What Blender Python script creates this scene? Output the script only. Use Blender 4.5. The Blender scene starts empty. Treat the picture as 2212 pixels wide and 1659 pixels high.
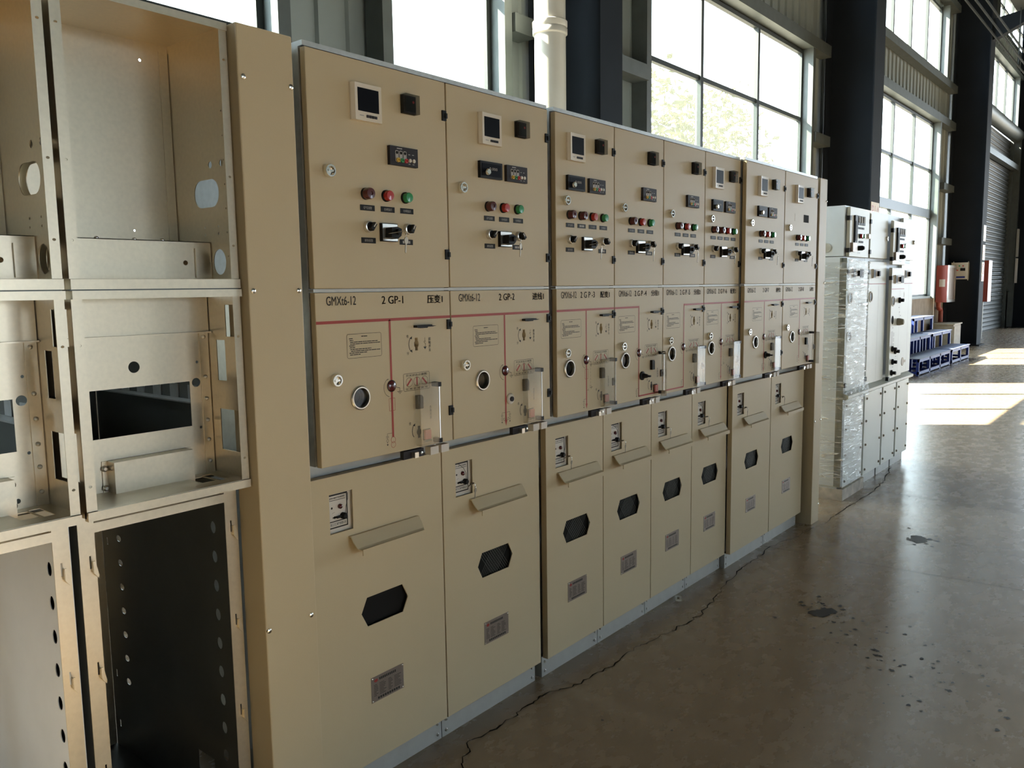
import bpy, bmesh, math, random
from mathutils import Matrix, Vector
from math import sin, cos, pi, radians

random.seed(7)
SC = bpy.context.scene
COL = SC.collection

# ------------------------------------------------------------------ camera
def cam_basis(yaw, pitch, roll):
    y, p, r = radians(yaw), radians(pitch), radians(roll)
    f = Vector((sin(y) * cos(p), cos(y) * cos(p), sin(p)))
    rt = Vector((cos(y), -sin(y), 0))
    up = rt.cross(f)
    return f, rt * cos(r) + up * sin(r), up * cos(r) - rt * sin(r)
cd = bpy.data.cameras.new('camera')
cam = bpy.data.objects.new('camera', cd)
COL.objects.link(cam)
f, rt, up = cam_basis(50.6724, -6.5902, -0.8667)
cam.matrix_world = Matrix(((rt.x, up.x, -f.x, -1.4389), (rt.y, up.y, -f.y, -1.8898), (rt.z, up.z, -f.z, 1.6023), (0, 0, 0, 1)))
cd.sensor_width = 36.0
cd.lens = 1774.2676 / 2212 * 36.0
cd.clip_start = 0.05
cd.clip_end = 300
SC.camera = cam

# ------------------------------------------------------------------ sky, sun, exposure
W = bpy.data.worlds.new('sky')
SC.world = W
W.use_nodes = True
bg = W.node_tree.nodes['Background']
bg.inputs['Color'].default_value = (0.76, 0.89, 1.0, 1)
bg.inputs['Strength'].default_value = 6.3
sl = bpy.data.lights.new('sun', 'SUN')
sl.energy = 43.0
sl.angle = radians(0.55)
sl.color = (1.0, 0.87, 0.68)
sun = bpy.data.objects.new('sun', sl)
COL.objects.link(sun)
sun.rotation_euler = Vector((0.65, -1.0, -0.95)).to_track_quat('-Z', 'Y').to_euler()
sun.location = (-6, 20, 22)
SC.view_settings.view_transform = 'Standard'
SC.view_settings.look = 'None'
SC.view_settings.gamma = 1.0
SC.view_settings.exposure = 0.74
SC.view_settings.use_curve_mapping = False
SC.cycles.max_bounces = 10
SC.cycles.diffuse_bounces = 5
SC.cycles.transparent_max_bounces = 12
SC.cycles.sample_clamp_indirect = 6.0
SC.cycles.caustics_reflective = False
SC.cycles.caustics_refractive = False

# ------------------------------------------------------------------ materials
MATS = {}
def mat(name, color, rough=0.5, metal=0.0, var=0.0, scale=8.0, bump=0.0, bscale=200.0, spec=0.5, stretch=None, rvar=0.0, trans=0.0, coat=0.0):
    m = bpy.data.materials.new(name)
    m.use_nodes = True
    nt = m.node_tree
    b = nt.nodes['Principled BSDF']
    b.inputs['Base Color'].default_value = (*color, 1)
    b.inputs['Roughness'].default_value = rough
    b.inputs['Metallic'].default_value = metal
    b.inputs['Specular IOR Level'].default_value = spec
    b.inputs['Transmission Weight'].default_value = trans
    b.inputs['Coat Weight'].default_value = coat
    if var or bump or rvar:
        tc = nt.nodes.new('ShaderNodeTexCoord')
        mp = nt.nodes.new('ShaderNodeMapping')
        nt.links.new(tc.outputs['Object'], mp.inputs['Vector'])
        if stretch: mp.inputs['Scale'].default_value = stretch
        nz = nt.nodes.new('ShaderNodeTexNoise')
        nz.inputs['Scale'].default_value = scale
        nz.inputs['Detail'].default_value = 5
        nt.links.new(mp.outputs[0], nz.inputs['Vector'])
        if var:
            cr = nt.nodes.new('ShaderNodeValToRGB')
            cr.color_ramp.elements[0].position = 0.3
            cr.color_ramp.elements[1].position = 0.7
            cr.color_ramp.elements[0].color = (*[c * (1 - var) for c in color], 1)
            cr.color_ramp.elements[1].color = (*[min(1, c * (1 + var)) for c in color], 1)
            nt.links.new(nz.outputs['Fac'], cr.inputs['Fac'])
            nt.links.new(cr.outputs[0], b.inputs['Base Color'])
        if rvar:
            mr = nt.nodes.new('ShaderNodeMapRange')
            mr.inputs['To Min'].default_value = rough - rvar
            mr.inputs['To Max'].default_value = rough + rvar
            mr.inputs['From Min'].default_value = 0.3
            mr.inputs['From Max'].default_value = 0.7
            nt.links.new(nz.outputs['Fac'], mr.inputs['Value'])
            nt.links.new(mr.outputs[0], b.inputs['Roughness'])
        if bump:
            n2 = nt.nodes.new('ShaderNodeTexNoise')
            n2.inputs['Scale'].default_value = bscale
            nt.links.new(mp.outputs[0], n2.inputs['Vector'])
            bp = nt.nodes.new('ShaderNodeBump')
            bp.inputs['Strength'].default_value = bump
            bp.inputs['Distance'].default_value = 0.002
            nt.links.new(n2.outputs['Fac'], bp.inputs['Height'])
            nt.links.new(bp.outputs[0], b.inputs['Normal'])
    MATS[name] = m
    return m

mat('cream_paint', (0.570, 0.472, 0.305), 0.48, var=0.015, scale=3, bump=0.10, bscale=420)
mat('white_paint', (0.74, 0.76, 0.70), 0.42, var=0.02, scale=3)
mat('galvanised', (0.75, 0.67, 0.53), 0.36, 0.9, var=0.04, scale=90, rvar=0.03)
mat('galvanised_cool', (0.60, 0.62, 0.62), 0.42, 0.75, var=0.07, scale=50, rvar=0.05)
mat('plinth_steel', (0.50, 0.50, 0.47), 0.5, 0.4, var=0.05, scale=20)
mat('chrome', (0.85, 0.83, 0.78), 0.16, 1.0)
mat('bright_steel', (0.72, 0.70, 0.66), 0.28, 0.95)
mat('key_brass', (0.24, 0.20, 0.14), 0.5, 0.5)
mat('black_plastic', (0.010, 0.010, 0.011), 0.5, spec=0.2)
mat('dark_grey', (0.030, 0.028, 0.034), 0.55, spec=0.2)
mat('matt_black', (0.006, 0.006, 0.006), 0.8, spec=0.2)
mat('screen_glass', (0.006, 0.007, 0.011), 0.4, spec=0.06)
mat('meter_white', (0.74, 0.68, 0.58), 0.4)
mat('label_white', (0.70, 0.66, 0.60), 0.5)
mat('print_black', (0.018, 0.016, 0.014), 0.6)
mat('print_grey', (0.40, 0.38, 0.36), 0.6)
mat('print_red', (0.36, 0.045, 0.035), 0.5)
mat('lens_dark_red', (0.085, 0.008, 0.010), 0.22, coat=0.5)
mat('lens_red', (0.46, 0.020, 0.018), 0.22, coat=0.5)
mat('lens_green', (0.02, 0.30, 0.10), 0.2, coat=0.5)
mat('yellow', (0.60, 0.38, 0.03), 0.4)
mat('green', (0.02, 0.25, 0.07), 0.4)
mat('red', (0.45, 0.02, 0.02), 0.4)
mat('pink_button', (0.62, 0.20, 0.17), 0.5)
mat('nameplate_metal', (0.33, 0.27, 0.23), 0.42, 0.7, var=0.05, scale=30)
mat('interior_shade', (0.016, 0.016, 0.016), 0.9, spec=0.1)
mat('dark_shaded_steel', (0.20, 0.21, 0.195), 0.42, 0.5, var=0.06, scale=5)  # dark steel; also carries the shade inside the closed bare frame
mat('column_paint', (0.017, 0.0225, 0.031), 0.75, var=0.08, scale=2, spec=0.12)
mat('sheet_metal', (0.36, 0.41, 0.41), 0.55, 0.1, var=0.06, scale=2)
mat('girt_steel', (0.125, 0.145, 0.145), 0.5, 0.3, var=0.10, scale=6)
mat('window_frame', (0.045, 0.055, 0.057), 0.45, 0.2)
mat('shutter_steel', (0.045, 0.052, 0.052), 0.5, 0.0, spec=0.3)
mat('daylit_steel', (0.76, 0.82, 0.88), 0.5, 0.2, var=0.04, scale=6)  # bluish tint is window daylight put into the base colour
mat('pvc', (0.72, 0.71, 0.66), 0.35, var=0.03, scale=5)
mat('blue_paint', (0.014, 0.040, 0.27), 0.55, var=0.08, scale=8)
mat('blue_worn', (0.10, 0.125, 0.22), 0.6, var=0.18, scale=14)
mat('fire_red', (0.42, 0.10, 0.085), 0.4)
mat('pipe_red', (0.30, 0.06, 0.04), 0.5)
mat('dado_plaster', (0.30, 0.275, 0.24), 0.85, var=0.16, scale=5)
mat('box_grey', (0.55, 0.55, 0.50), 0.5)
mat('rust_box', (0.28, 0.26, 0.20), 0.6, var=0.15, scale=10)
mat('worn_base', (0.48, 0.43, 0.36), 0.7, var=0.3, scale=14)
mat('outdoor_ground', (0.22, 0.20, 0.165), 0.9, var=0.15, scale=0.6)
mat('bark', (0.15, 0.11, 0.07), 0.9)
mat('paper', (0.80, 0.78, 0.74), 0.6)
mat('crack', (0.010, 0.008, 0.006), 1.0, spec=0.0)
mat('oil', (0.018, 0.016, 0.014), 0.5, spec=0.3)
mat('tan_tag', (0.50, 0.42, 0.30), 0.5)
mat('truss_paint', (0.10, 0.11, 0.11), 0.5)

def node_mat(name, build):
    m = bpy.data.materials.new(name)
    m.use_nodes = True
    nt = m.node_tree
    nt.nodes.clear()
    out = nt.nodes.new('ShaderNodeOutputMaterial')
    nt.links.new(build(nt), out.inputs['Surface'])
    MATS[name] = m
def N(nt, t, **kw):
    n = nt.nodes.new(t)
    for k, v in kw.items(): n.inputs[k].default_value = v
    return n
def mix(nt, fac, a, b):
    n = nt.nodes.new('ShaderNodeMixShader')
    if isinstance(fac, float): n.inputs[0].default_value = fac
    else: nt.links.new(fac, n.inputs[0])
    nt.links.new(a, n.inputs[1]); nt.links.new(b, n.inputs[2])
    return n.outputs[0]
def dusty(nt):       # dusty window pane: mostly clear, with a thin veil of dirt that adds a glow of haze
    tr = N(nt, 'ShaderNodeBsdfTransparent', Color=(0.93, 0.95, 0.94, 1))
    tl = N(nt, 'ShaderNodeBsdfTranslucent', Color=(0.85, 0.85, 0.82, 1))
    gl = N(nt, 'ShaderNodeBsdfGlossy', Roughness=0.05)
    return mix(nt, 0.04, mix(nt, 0.018, tr.outputs[0], tl.outputs[0]), gl.outputs[0])
node_mat('dusty_haze_glass', dusty)
def clear(nt):
    tr = N(nt, 'ShaderNodeBsdfTransparent', Color=(0.93, 0.93, 0.92, 1))
    gl = N(nt, 'ShaderNodeBsdfGlossy', Roughness=0.12)
    gl.inputs['Color'].default_value = (0.9, 0.9, 0.9, 1)
    df = N(nt, 'ShaderNodeBsdfDiffuse', Color=(0.75, 0.73, 0.68, 1))
    lw = nt.nodes.new('ShaderNodeLayerWeight'); lw.inputs['Blend'].default_value = 0.5
    pw = nt.nodes.new('ShaderNodeMath'); pw.operation = 'POWER'; pw.inputs[1].default_value = 3.0
    nt.links.new(lw.outputs['Facing'], pw.inputs[0])
    mr = N(nt, 'ShaderNodeMapRange', **{'To Min': 0.03, 'To Max': 0.30})
    nt.links.new(pw.outputs[0], mr.inputs['Value'])
    return mix(nt, mr.outputs[0], mix(nt, 0.10, tr.outputs[0], df.outputs[0]), gl.outputs[0])
node_mat('acrylic', clear)
def lens(nt):
    tr = N(nt, 'ShaderNodeBsdfTransparent', Color=(0.55, 0.55, 0.54, 1))
    gl = N(nt, 'ShaderNodeBsdfGlossy', Roughness=0.06)
    return mix(nt, 0.035, tr.outputs[0], gl.outputs[0])
node_mat('smoked_cover', lens)
def leaf(nt):
    df = N(nt, 'ShaderNodeBsdfDiffuse', Color=(0.07, 0.076, 0.034, 1))
    tl = N(nt, 'ShaderNodeBsdfTranslucent', Color=(0.105, 0.115, 0.045, 1))
    return mix(nt, 0.5, df.outputs[0], tl.outputs[0])
node_mat('leaf', leaf)
def film(nt):        # stretch film: clear, with crease highlights painted in as white streaks
    tc = nt.nodes.new('ShaderNodeTexCoord')
    mp = nt.nodes.new('ShaderNodeMapping')
    mp.inputs['Scale'].default_value = (2.0, 2.0, 15)
    mp.inputs['Rotation'].default_value = (0.12, 0.35, 0)
    nt.links.new(tc.outputs['Object'], mp.inputs['Vector'])
    nz = N(nt, 'ShaderNodeTexNoise', Scale=2.2, Detail=5.0, Distortion=1.8)
    nt.links.new(mp.outputs[0], nz.inputs['Vector'])
    cr = nt.nodes.new('ShaderNodeValToRGB')
    cr.color_ramp.elements[0].position = 0.56; cr.color_ramp.elements[1].position = 0.70
    nt.links.new(nz.outputs['Fac'], cr.inputs['Fac'])
    bp = N(nt, 'ShaderNodeBump', Strength=0.9, Distance=0.02)
    nt.links.new(nz.outputs['Fac'], bp.inputs['Height'])
    tr = N(nt, 'ShaderNodeBsdfTransparent', Color=(0.93, 0.94, 0.94, 1))
    gl = N(nt, 'ShaderNodeBsdfGlossy', Roughness=0.16)
    nt.links.new(bp.outputs[0], gl.inputs['Normal'])
    df = N(nt, 'ShaderNodeBsdfDiffuse', Color=(0.86, 0.87, 0.86, 1))
    nt.links.new(bp.outputs[0], df.inputs['Normal'])
    a = mix(nt, 0.14, tr.outputs[0], gl.outputs[0])
    b = mix(nt, 0.45, df.outputs[0], gl.outputs[0])
    return mix(nt, cr.outputs[0], a, b)
node_mat('stretch_film', film)
def concrete(nt):
    tc = nt.nodes.new('ShaderNodeTexCoord')
    n1 = N(nt, 'ShaderNodeTexNoise', Scale=0.9, Detail=8.0, Roughness=0.6)
    n2 = N(nt, 'ShaderNodeTexNoise', Scale=6.0, Detail=9.0, Roughness=0.62)
    mp = nt.nodes.new('ShaderNodeMapping'); mp.inputs['Scale'].default_value = (1.0, 1.7, 1.0)
    mp.inputs['Rotation'].default_value = (0, 0, 0.9)
    nt.links.new(tc.outputs['Object'], n1.inputs['Vector'])
    nt.links.new(tc.outputs['Object'], mp.inputs['Vector'])
    nt.links.new(mp.outputs[0], n2.inputs['Vector'])
    c1 = nt.nodes.new('ShaderNodeValToRGB')
    c1.color_ramp.elements[0].position = 0.3; c1.color_ramp.elements[1].position = 0.72
    c1.color_ramp.elements[0].color = (0.300, 0.228, 0.153, 1)
    c1.color_ramp.elements[1].color = (0.330, 0.252, 0.172, 1)
    nt.links.new(n1.outputs['Fac'], c1.inputs['Fac'])
    c2 = nt.nodes.new('ShaderNodeValToRGB')
    c2.color_ramp.elements[0].position = 0.28; c2.color_ramp.elements[1].position = 0.62
    c2.color_ramp.elements[0].color = (0.90, 0.895, 0.89, 1)
    c2.color_ramp.elements[1].color = (1.06, 1.05, 1.04, 1)
    nt.links.new(n2.outputs['Fac'], c2.inputs['Fac'])
    mx = nt.nodes.new('ShaderNodeMix'); mx.data_type = 'RGBA'; mx.blend_type = 'MULTIPLY'
    mx.inputs[0].default_value = 0.75
    nt.links.new(c1.outputs[0], mx.inputs[6]); nt.links.new(c2.outputs[0], mx.inputs[7])
    b = nt.nodes.new('ShaderNodeBsdfPrincipled')
    nt.links.new(mx.outputs[2], b.inputs['Base Color'])
    b.inputs['Specular IOR Level'].default_value = 0.85
    mr = N(nt, 'ShaderNodeMapRange', **{'From Min': 0.3, 'From Max': 0.7, 'To Min': 0.24, 'To Max': 0.30})
    nt.links.new(n2.outputs['Fac'], mr.inputs['Value'])
    nt.links.new(mr.outputs[0], b.inputs['Roughness'])
    bp = N(nt, 'ShaderNodeBump', Strength=0.03, Distance=0.003)
    nt.links.new(n2.outputs['Fac'], bp.inputs['Height'])
    return b.outputs[0]
node_mat('concrete', concrete)

# ------------------------------------------------------------------ mesh helpers
class MB:
    def __init__(s): s.v = []; s.f = []; s.m = []; s.sm = []
    def add(s, vs, fs, mi=0, smooth=False):
        o = len(s.v); s.v += [tuple(p) for p in vs]
        for q in fs: s.f.append([o + i for i in q]); s.m.append(mi); s.sm.append(smooth)
        return s
    def box(s, x0, x1, y0, y1, z0, z1, mi=0):
        vs = [(x, y, z) for z in (z0, z1) for y in (y0, y1) for x in (x0, x1)]
        return s.add(vs, [(0, 2, 3, 1), (4, 5, 7, 6), (0, 1, 5, 4), (2, 6, 7, 3), (0, 4, 6, 2), (1, 3, 7, 5)], mi)
    def lathe(s, prof, c=(0, 0, 0), n=20, mi=0, axis='y', cap=True):
        vs = []
        for r, h in prof:
            for k in range(n):
                a = 2 * pi * k / n
                p = (r * cos(a), h, r * sin(a)) if axis == 'y' else (r * cos(a), r * sin(a), h) if axis == 'z' else (h, r * cos(a), r * sin(a))
                vs.append((p[0] + c[0], p[1] + c[1], p[2] + c[2]))
        fs = []
        for i in range(len(prof) - 1):
            for k in range(n):
                k2 = (k + 1) % n
                fs.append((i * n + k, i * n + k2, (i + 1) * n + k2, (i + 1) * n + k))
        s.add(vs, fs, mi, True)
        if cap:
            o = len(s.v) - len(vs)
            for i in (0, len(prof) - 1):
                if prof[i][0] > 1e-6:
                    s.f.append([o + i * n + k for k in range(n)]); s.m.append(mi); s.sm.append(False)
        return s
    def prism(s, poly, a, b, plane='xz', mi=0):
        def p3(p, h):
            return (p[0], h, p[1]) if plane == 'xz' else (h, p[0], p[1]) if plane == 'yz' else (p[0], p[1], h)
        n = len(poly)
        vs = [p3(p, a) for p in poly] + [p3(p, b) for p in poly]
        fs = [tuple(range(n)), tuple(range(2 * n - 1, n - 1, -1))] + [(i, i + n, (i + 1) % n + n, (i + 1) % n) for i in range(n)]
        return s.add(vs, fs, mi)
    def tube(s, path, r, n=8, mi=0, closed=False):
        P = [Vector(p) for p in path]; L = len(P); vs = []
        ref = Vector((0, 0, 1))
        for i in range(L):
            a = P[i - 1] if (i or closed) else P[i]
            b = P[(i + 1) % L] if (i < L - 1 or closed) else P[i]
            t = (b - a).normalized()
            u = t.cross(ref)
            if u.length < 1e-3: u = t.cross(Vector((1, 0, 0)))
            u.normalize(); w = t.cross(u)
            for k in range(n):
                vs.append(P[i] + (u * cos(2 * pi * k / n) + w * sin(2 * pi * k / n)) * r)
        fs = []
        for i in range(L if closed else L - 1):
            j = (i + 1) % L
            for k in range(n):
                fs.append((i * n + k, i * n + (k + 1) % n, j * n + (k + 1) % n, j * n + k))
        if not closed: fs += [tuple(range(n)), tuple(range((L - 1) * n, L * n))]
        return s.add(vs, fs, mi, True)
    def bar(s, p, q, w, y=0.0, mi=0):       # flat strip in the xz plane
        a, b = Vector(p), Vector(q); d = (b - a).normalized() * 0.5 * w; nrm = Vector((-d.y, d.x))
        pts = [a + nrm, a - nrm, b - nrm, b + nrm]
        return s.add([(t.x, y, t.y) for t in pts], [(0, 1, 2, 3)], mi)
    def line(s, pts, w, y=0.0, mi=0, closed=False):
        for i in range(len(pts) - (0 if closed else 1)): s.bar(pts[i], pts[(i + 1) % len(pts)], w, y, mi)
        return s
    def flat(s, pts, y=0.0, mi=0): return s.add([(p[0], y, p[1]) for p in pts], [tuple(range(len(pts)))], mi)
    def mesh(s, name, mats, fix=True):
        me = bpy.data.meshes.new(name)
        me.from_pydata(s.v, [], s.f)
        for m in ([mats] if isinstance(mats, str) else mats): me.materials.append(MATS[m])
        me.polygons.foreach_set('material_index', s.m)
        me.polygons.foreach_set('use_smooth', [bool(x) for x in s.sm])
        if fix:
            bm = bmesh.new(); bm.from_mesh(me)
            bmesh.ops.recalc_face_normals(bm, faces=bm.faces)
            bm.to_mesh(me); bm.free()
        if any(s.sm): me.set_sharp_from_angle(angle=radians(40))
        me.update()
        return me

def circ(cx, cz, r, n=24, rz=None, a0=0.0, a1=2 * pi, close=True):
    k = n if close else n + 1
    return [(cx + r * cos(a0 + (a1 - a0) * i / n), cz + (rz or r) * sin(a0 + (a1 - a0) * i / n)) for i in range(k)]
def rect(x0, x1, z0, z1): return [(x0, z0), (x1, z0), (x1, z1), (x0, z1)]
def rrect(x0, x1, z0, z1, r, n=4):
    pts = []
    for cx, cz, a in ((x1 - r, z1 - r, 0), (x0 + r, z1 - r, pi / 2), (x0 + r, z0 + r, pi), (x1 - r, z0 + r, 1.5 * pi)):
        pts += [(cx + r * cos(a + pi / 2 * i / n), cz + r * sin(a + pi / 2 * i / n)) for i in range(n + 1)]
    return pts

CACHE = {}
def bevbox(key, x0, x1, y0, y1, z0, z1, r, m, seg=2):
    if key in CACHE: return CACHE[key]
    bm = bmesh.new()
    bmesh.ops.create_cube(bm, size=1)
    for v in bm.verts:
        v.co = Vector(((x0 + x1) / 2 + v.co.x * (x1 - x0), (y0 + y1) / 2 + v.co.y * (y1 - y0), (z0 + z1) / 2 + v.co.z * (z1 - z0)))
    bmesh.ops.bevel(bm, geom=bm.edges[:], offset=r, segments=seg, affect='EDGES', profile=0.5)
    me = bpy.data.meshes.new(str(key)); bm.to_mesh(me); bm.free()
    me.materials.append(MATS[m])
    for p in me.polygons: p.use_smooth = True
    me.set_sharp_from_angle(angle=radians(20))
    CACHE[key] = me
    return me
def plate(outer, holes, t, m, plane='xz', at=0.0, bev=0.0, name='plate'):
    """flat sheet with cut-outs; thickness t, front face at `at`"""
    c = bpy.data.curves.new(name, 'CURVE'); c.dimensions = '2D'; c.fill_mode = 'BOTH'
    c.extrude = max(1e-5, t / 2 - bev); c.bevel_depth = bev; c.bevel_resolution = 2
    c.offset = -bev
    for pts in [outer] + holes:
        sp = c.splines.new('POLY'); sp.points.add(len(pts) - 1); sp.use_cyclic_u = True
        for p, q in zip(sp.points, pts): p.co = (q[0], q[1], 0, 1)
    o = bpy.data.objects.new(name, c)
    me = bpy.data.meshes.new_from_object(o)
    bpy.data.objects.remove(o); bpy.data.curves.remove(c)
    for v in me.vertices:
        x, y, z = v.co
        if plane == 'xz': v.co = (x, at + t / 2 - z, y)
        elif plane == 'yz': v.co = (at - t / 2 + z, x, y)
        else: v.co = (x, y, at - t / 2 + z)
    bm = bmesh.new(); bm.from_mesh(me)
    bmesh.ops.remove_doubles(bm, verts=bm.verts, dist=1e-6)
    bmesh.ops.recalc_face_normals(bm, faces=bm.faces)
    bm.to_mesh(me); bm.free()
    me.materials.clear(); me.materials.append(MATS[m])
    for p in me.polygons: p.use_smooth = False
    return me
def text(body, w, h, m, bold=0.0, fat=0.0, center=False):
    """lettering w wide and h tall in the xz plane, readable from -y"""
    key = ('t', body, w, h, m, bold, fat, center)
    if key in CACHE: return CACHE[key]
    c = bpy.data.curves.new('lettering', 'FONT'); c.body = body; c.resolution_u = 3
    c.offset = bold; c.space_line = 1.05
    o = bpy.data.objects.new('lettering', c)
    me = bpy.data.meshes.new_from_object(o)
    bpy.data.objects.remove(o); bpy.data.curves.remove(c)
    xs = [v.co.x for v in me.vertices]; ys = [v.co.y for v in me.vertices]
    ax, bx, ay, by = min(xs), max(xs), min(ys), max(ys)
    kx = w / (bx - ax) if w else h / (by - ay); ky = h / (by - ay) if h else kx
    for v in me.vertices:
        x, z = (v.co.x - ax) * kx, (v.co.y - ay) * ky
        if center: x -= (bx - ax) * kx / 2; z -= (by - ay) * ky / 2
        v.co = (x, 0, z)
    if fat:         # heavier strokes: the outline drawn again, a hair to the side
        bm = bmesh.new(); bm.from_mesh(me); npoly = len(me.polygons)
        for q in (fat, -fat):
            geo = bmesh.ops.duplicate(bm, geom=list(bm.faces)[:npoly])
            bmesh.ops.translate(bm, verts=[v for v in geo['geom'] if isinstance(v, bmesh.types.BMVert)], vec=(q, 0, 0))
        bm.to_mesh(me); bm.free()
    me.materials.clear(); me.materials.append(MATS[m])
    CACHE[key] = me
    return me

def ob(name, me, parent=None, loc=(0, 0, 0), rot=None, label=None, cat=None, group=None, kind=None):
    o = bpy.data.objects.new(name, me)
    COL.objects.link(o)
    if parent is not None: o.parent = parent
    o.location = loc
    if rot: o.rotation_euler = rot
    if label: o['label'] = label
    if cat: o['category'] = cat
    if group: o['group'] = group
    if kind: o['kind'] = kind
    return o
def thing(name, loc, label, cat, group=None, rot=None): return ob(name, None, None, loc, rot, label, cat, group)
def struct(name, me, loc=(0, 0, 0)): return ob(name, me, None, loc, kind='structure')
def memo(key, fn):
    if key not in CACHE: CACHE[key] = fn()
    return CACHE[key]
def boxmesh(x0, x1, y0, y1, z0, z1, m): return MB().box(x0, x1, y0, y1, z0, z1).mesh('box', m)

# ------------------------------------------------------------------ building shell
WY = 3.0            # inside face of the window wall
FX0, FX1, FY0, FY1 = -14.0, 38.0, -21.0, 3.4
fl = struct('floor', MB().add([(FX0, FY0, 0), (FX1, FY0, 0), (FX1, FY1, 0), (FX0, FY1, 0)], [(0, 1, 2, 3)]).mesh('floor', 'concrete'))
struct('ground', MB().box(-90, 130, -110, 110, -0.6, -0.1).mesh('ground', 'outdoor_ground'))
struct('ceiling', MB().box(FX0, FX1, FY0, FY1, 11.6, 11.8).mesh('ceiling', 'truss_paint'))

OPEN = [  # x0, x1, z0, z1
    (-4.2, -2.9, 1.28, 5.25), (0.65, 1.97, 1.28, 5.25), (2.99, 4.31, 1.28, 5.25), (6.85, 11.87, 1.28, 5.25), (15.4, 20.45, 1.28, 5.35),
    (-11.3, -5.0, 6.45, 8.15), (-1.9, 4.3, 6.45, 8.15), (6.85, 11.87, 6.45, 8.15), (15.4, 20.86, 6.45, 8.05), (25.2, 31.3, 6.62, 8.35),
    (-11.3, -5.0, 9.35, 10.75), (-1.9, 4.3, 9.35, 10.75), (6.85, 11.87, 9.35, 10.75), (15.4, 20.86, 9.35, 10.75), (27.2, 33.5, 9.35, 10.75),
    (23.9, 31.9, 0.0, 6.40)]
wall = struct('wall_back', MB().box(FX0, FX1, WY + 0.36, WY + 0.40, 11.0, 11.6).mesh('wall_head', 'sheet_metal'))
def sheet(x0, x1, z0, z1):
    prof = []; x = x0
    while x < x1 - 1e-6:        # flat pan, then a raised seam
        for dx, dy in ((0, 0), (0.185, 0), (0.20, -0.028), (0.232, -0.028), (0.247, 0)):
            if x + dx < x1: prof.append((x + dx, WY + 0.06 + dy))
        x += 0.28
    prof.append((x1, WY + 0.06))
    n = len(prof)
    vs = [(a, b, z) for z in (z0, z1) for a, b in prof] + [(a, b + 0.006, z) for z in (z0, z1) for a, b in prof]
    fs = [(i, i + 1, n + i + 1, n + i) for i in range(n - 1)] + [(2 * n + i, 3 * n + i, 3 * n + i + 1, 2 * n + i + 1) for i in range(n - 1)]
    ob('sheet_panel', MB().add(vs, fs).mesh('sheet_panel', 'sheet_metal', fix=False), wall)
xs = sorted({FX0, FX1, *[o[0] for o in OPEN], *[o[1] for o in OPEN]})
for a, b in zip(xs[:-1], xs[1:]):
    if b - a < 0.02: continue
    cuts = sorted((o[2], o[3]) for o in OPEN if o[0] <= a + 1e-6 and o[1] >= b - 1e-6)
    z = 1.28; spans = []
    for c0, c1 in cuts:
        if c0 > z + 0.01: spans.append((z, c0))
        z = max(z, c1)
    if z < 11.2: spans.append((z, 11.2))
    nseg = max(1, round((b - a) / 0.84))
    for z0, z1 in spans:
        for k in range(nseg): sheet(a + (b - a) * k / nseg, a + (b - a) * (k + 1) / nseg, z0, z1)
for a, b in ((FX0, 23.9), (31.9, FX1)):
    ob('low_wall', MB().box(a, b, WY - 0.04, WY + 0.2, 0, 1.27).mesh('low_wall', 'dado_plaster'), wall)
    ob('sill', MB().box(a, b, WY - 0.10, WY + 0.06, 1.235, 1.28).mesh('sill', 'girt_steel'), wall)

# girts and posts of the wall frame
k = 0
def trim(x0, x1, y0, y1, z0, z1, m='girt_steel'):
    global k; k += 1
    struct(f'trim_{k}', MB().box(x0, x1, y0, y1, z0, z1).mesh('trim', m))
BAYS = ((-12.6, -4.2), (-3.4, 4.72), (5.15, 12.66), (13.2, 22.0), (22.6, 31.9), (32.5, 37.5))
for a, b in BAYS:
    trim(a, b, WY - 0.17, WY + 0.02, 5.27 if b < 13 else 5.37, 5.45 if b < 13 else 5.55)
    trim(a, b, WY - 0.17, WY + 0.02, 6.27 if b < 22.5 else 6.45, 6.44 if b < 22.5 else 6.6)
    trim(a, b, WY - 0.17, WY + 0.02, 8.2 if b < 22.5 else 8.36, 8.36 if b < 22.5 else 8.5)
for a, b in ((4.42, 4.72), (5.15, 6.75), (11.98, 12.66), (13.2, 15.3), (20.9, 22.0), (2.05, 2.9), (-2.8, 0.55)):
    for z in (2.62, 3.93):
        trim(a, b, WY - 0.19, WY + 0.02, z - 0.08, z + 0.08)
for o in OPEN[:15]:
    for x in (o[0] - 0.10, o[1]):
        trim(x, x + 0.10, WY - 0.16, WY + 0.03, o[2] - 0.05, o[3] + 0.05)
trim(23.75, 23.9, WY - 0.2, WY + 0.1, 0, 6.5); trim(31.9, 32.1, WY - 0.2, WY + 0.1, 0, 6.5)

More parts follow.
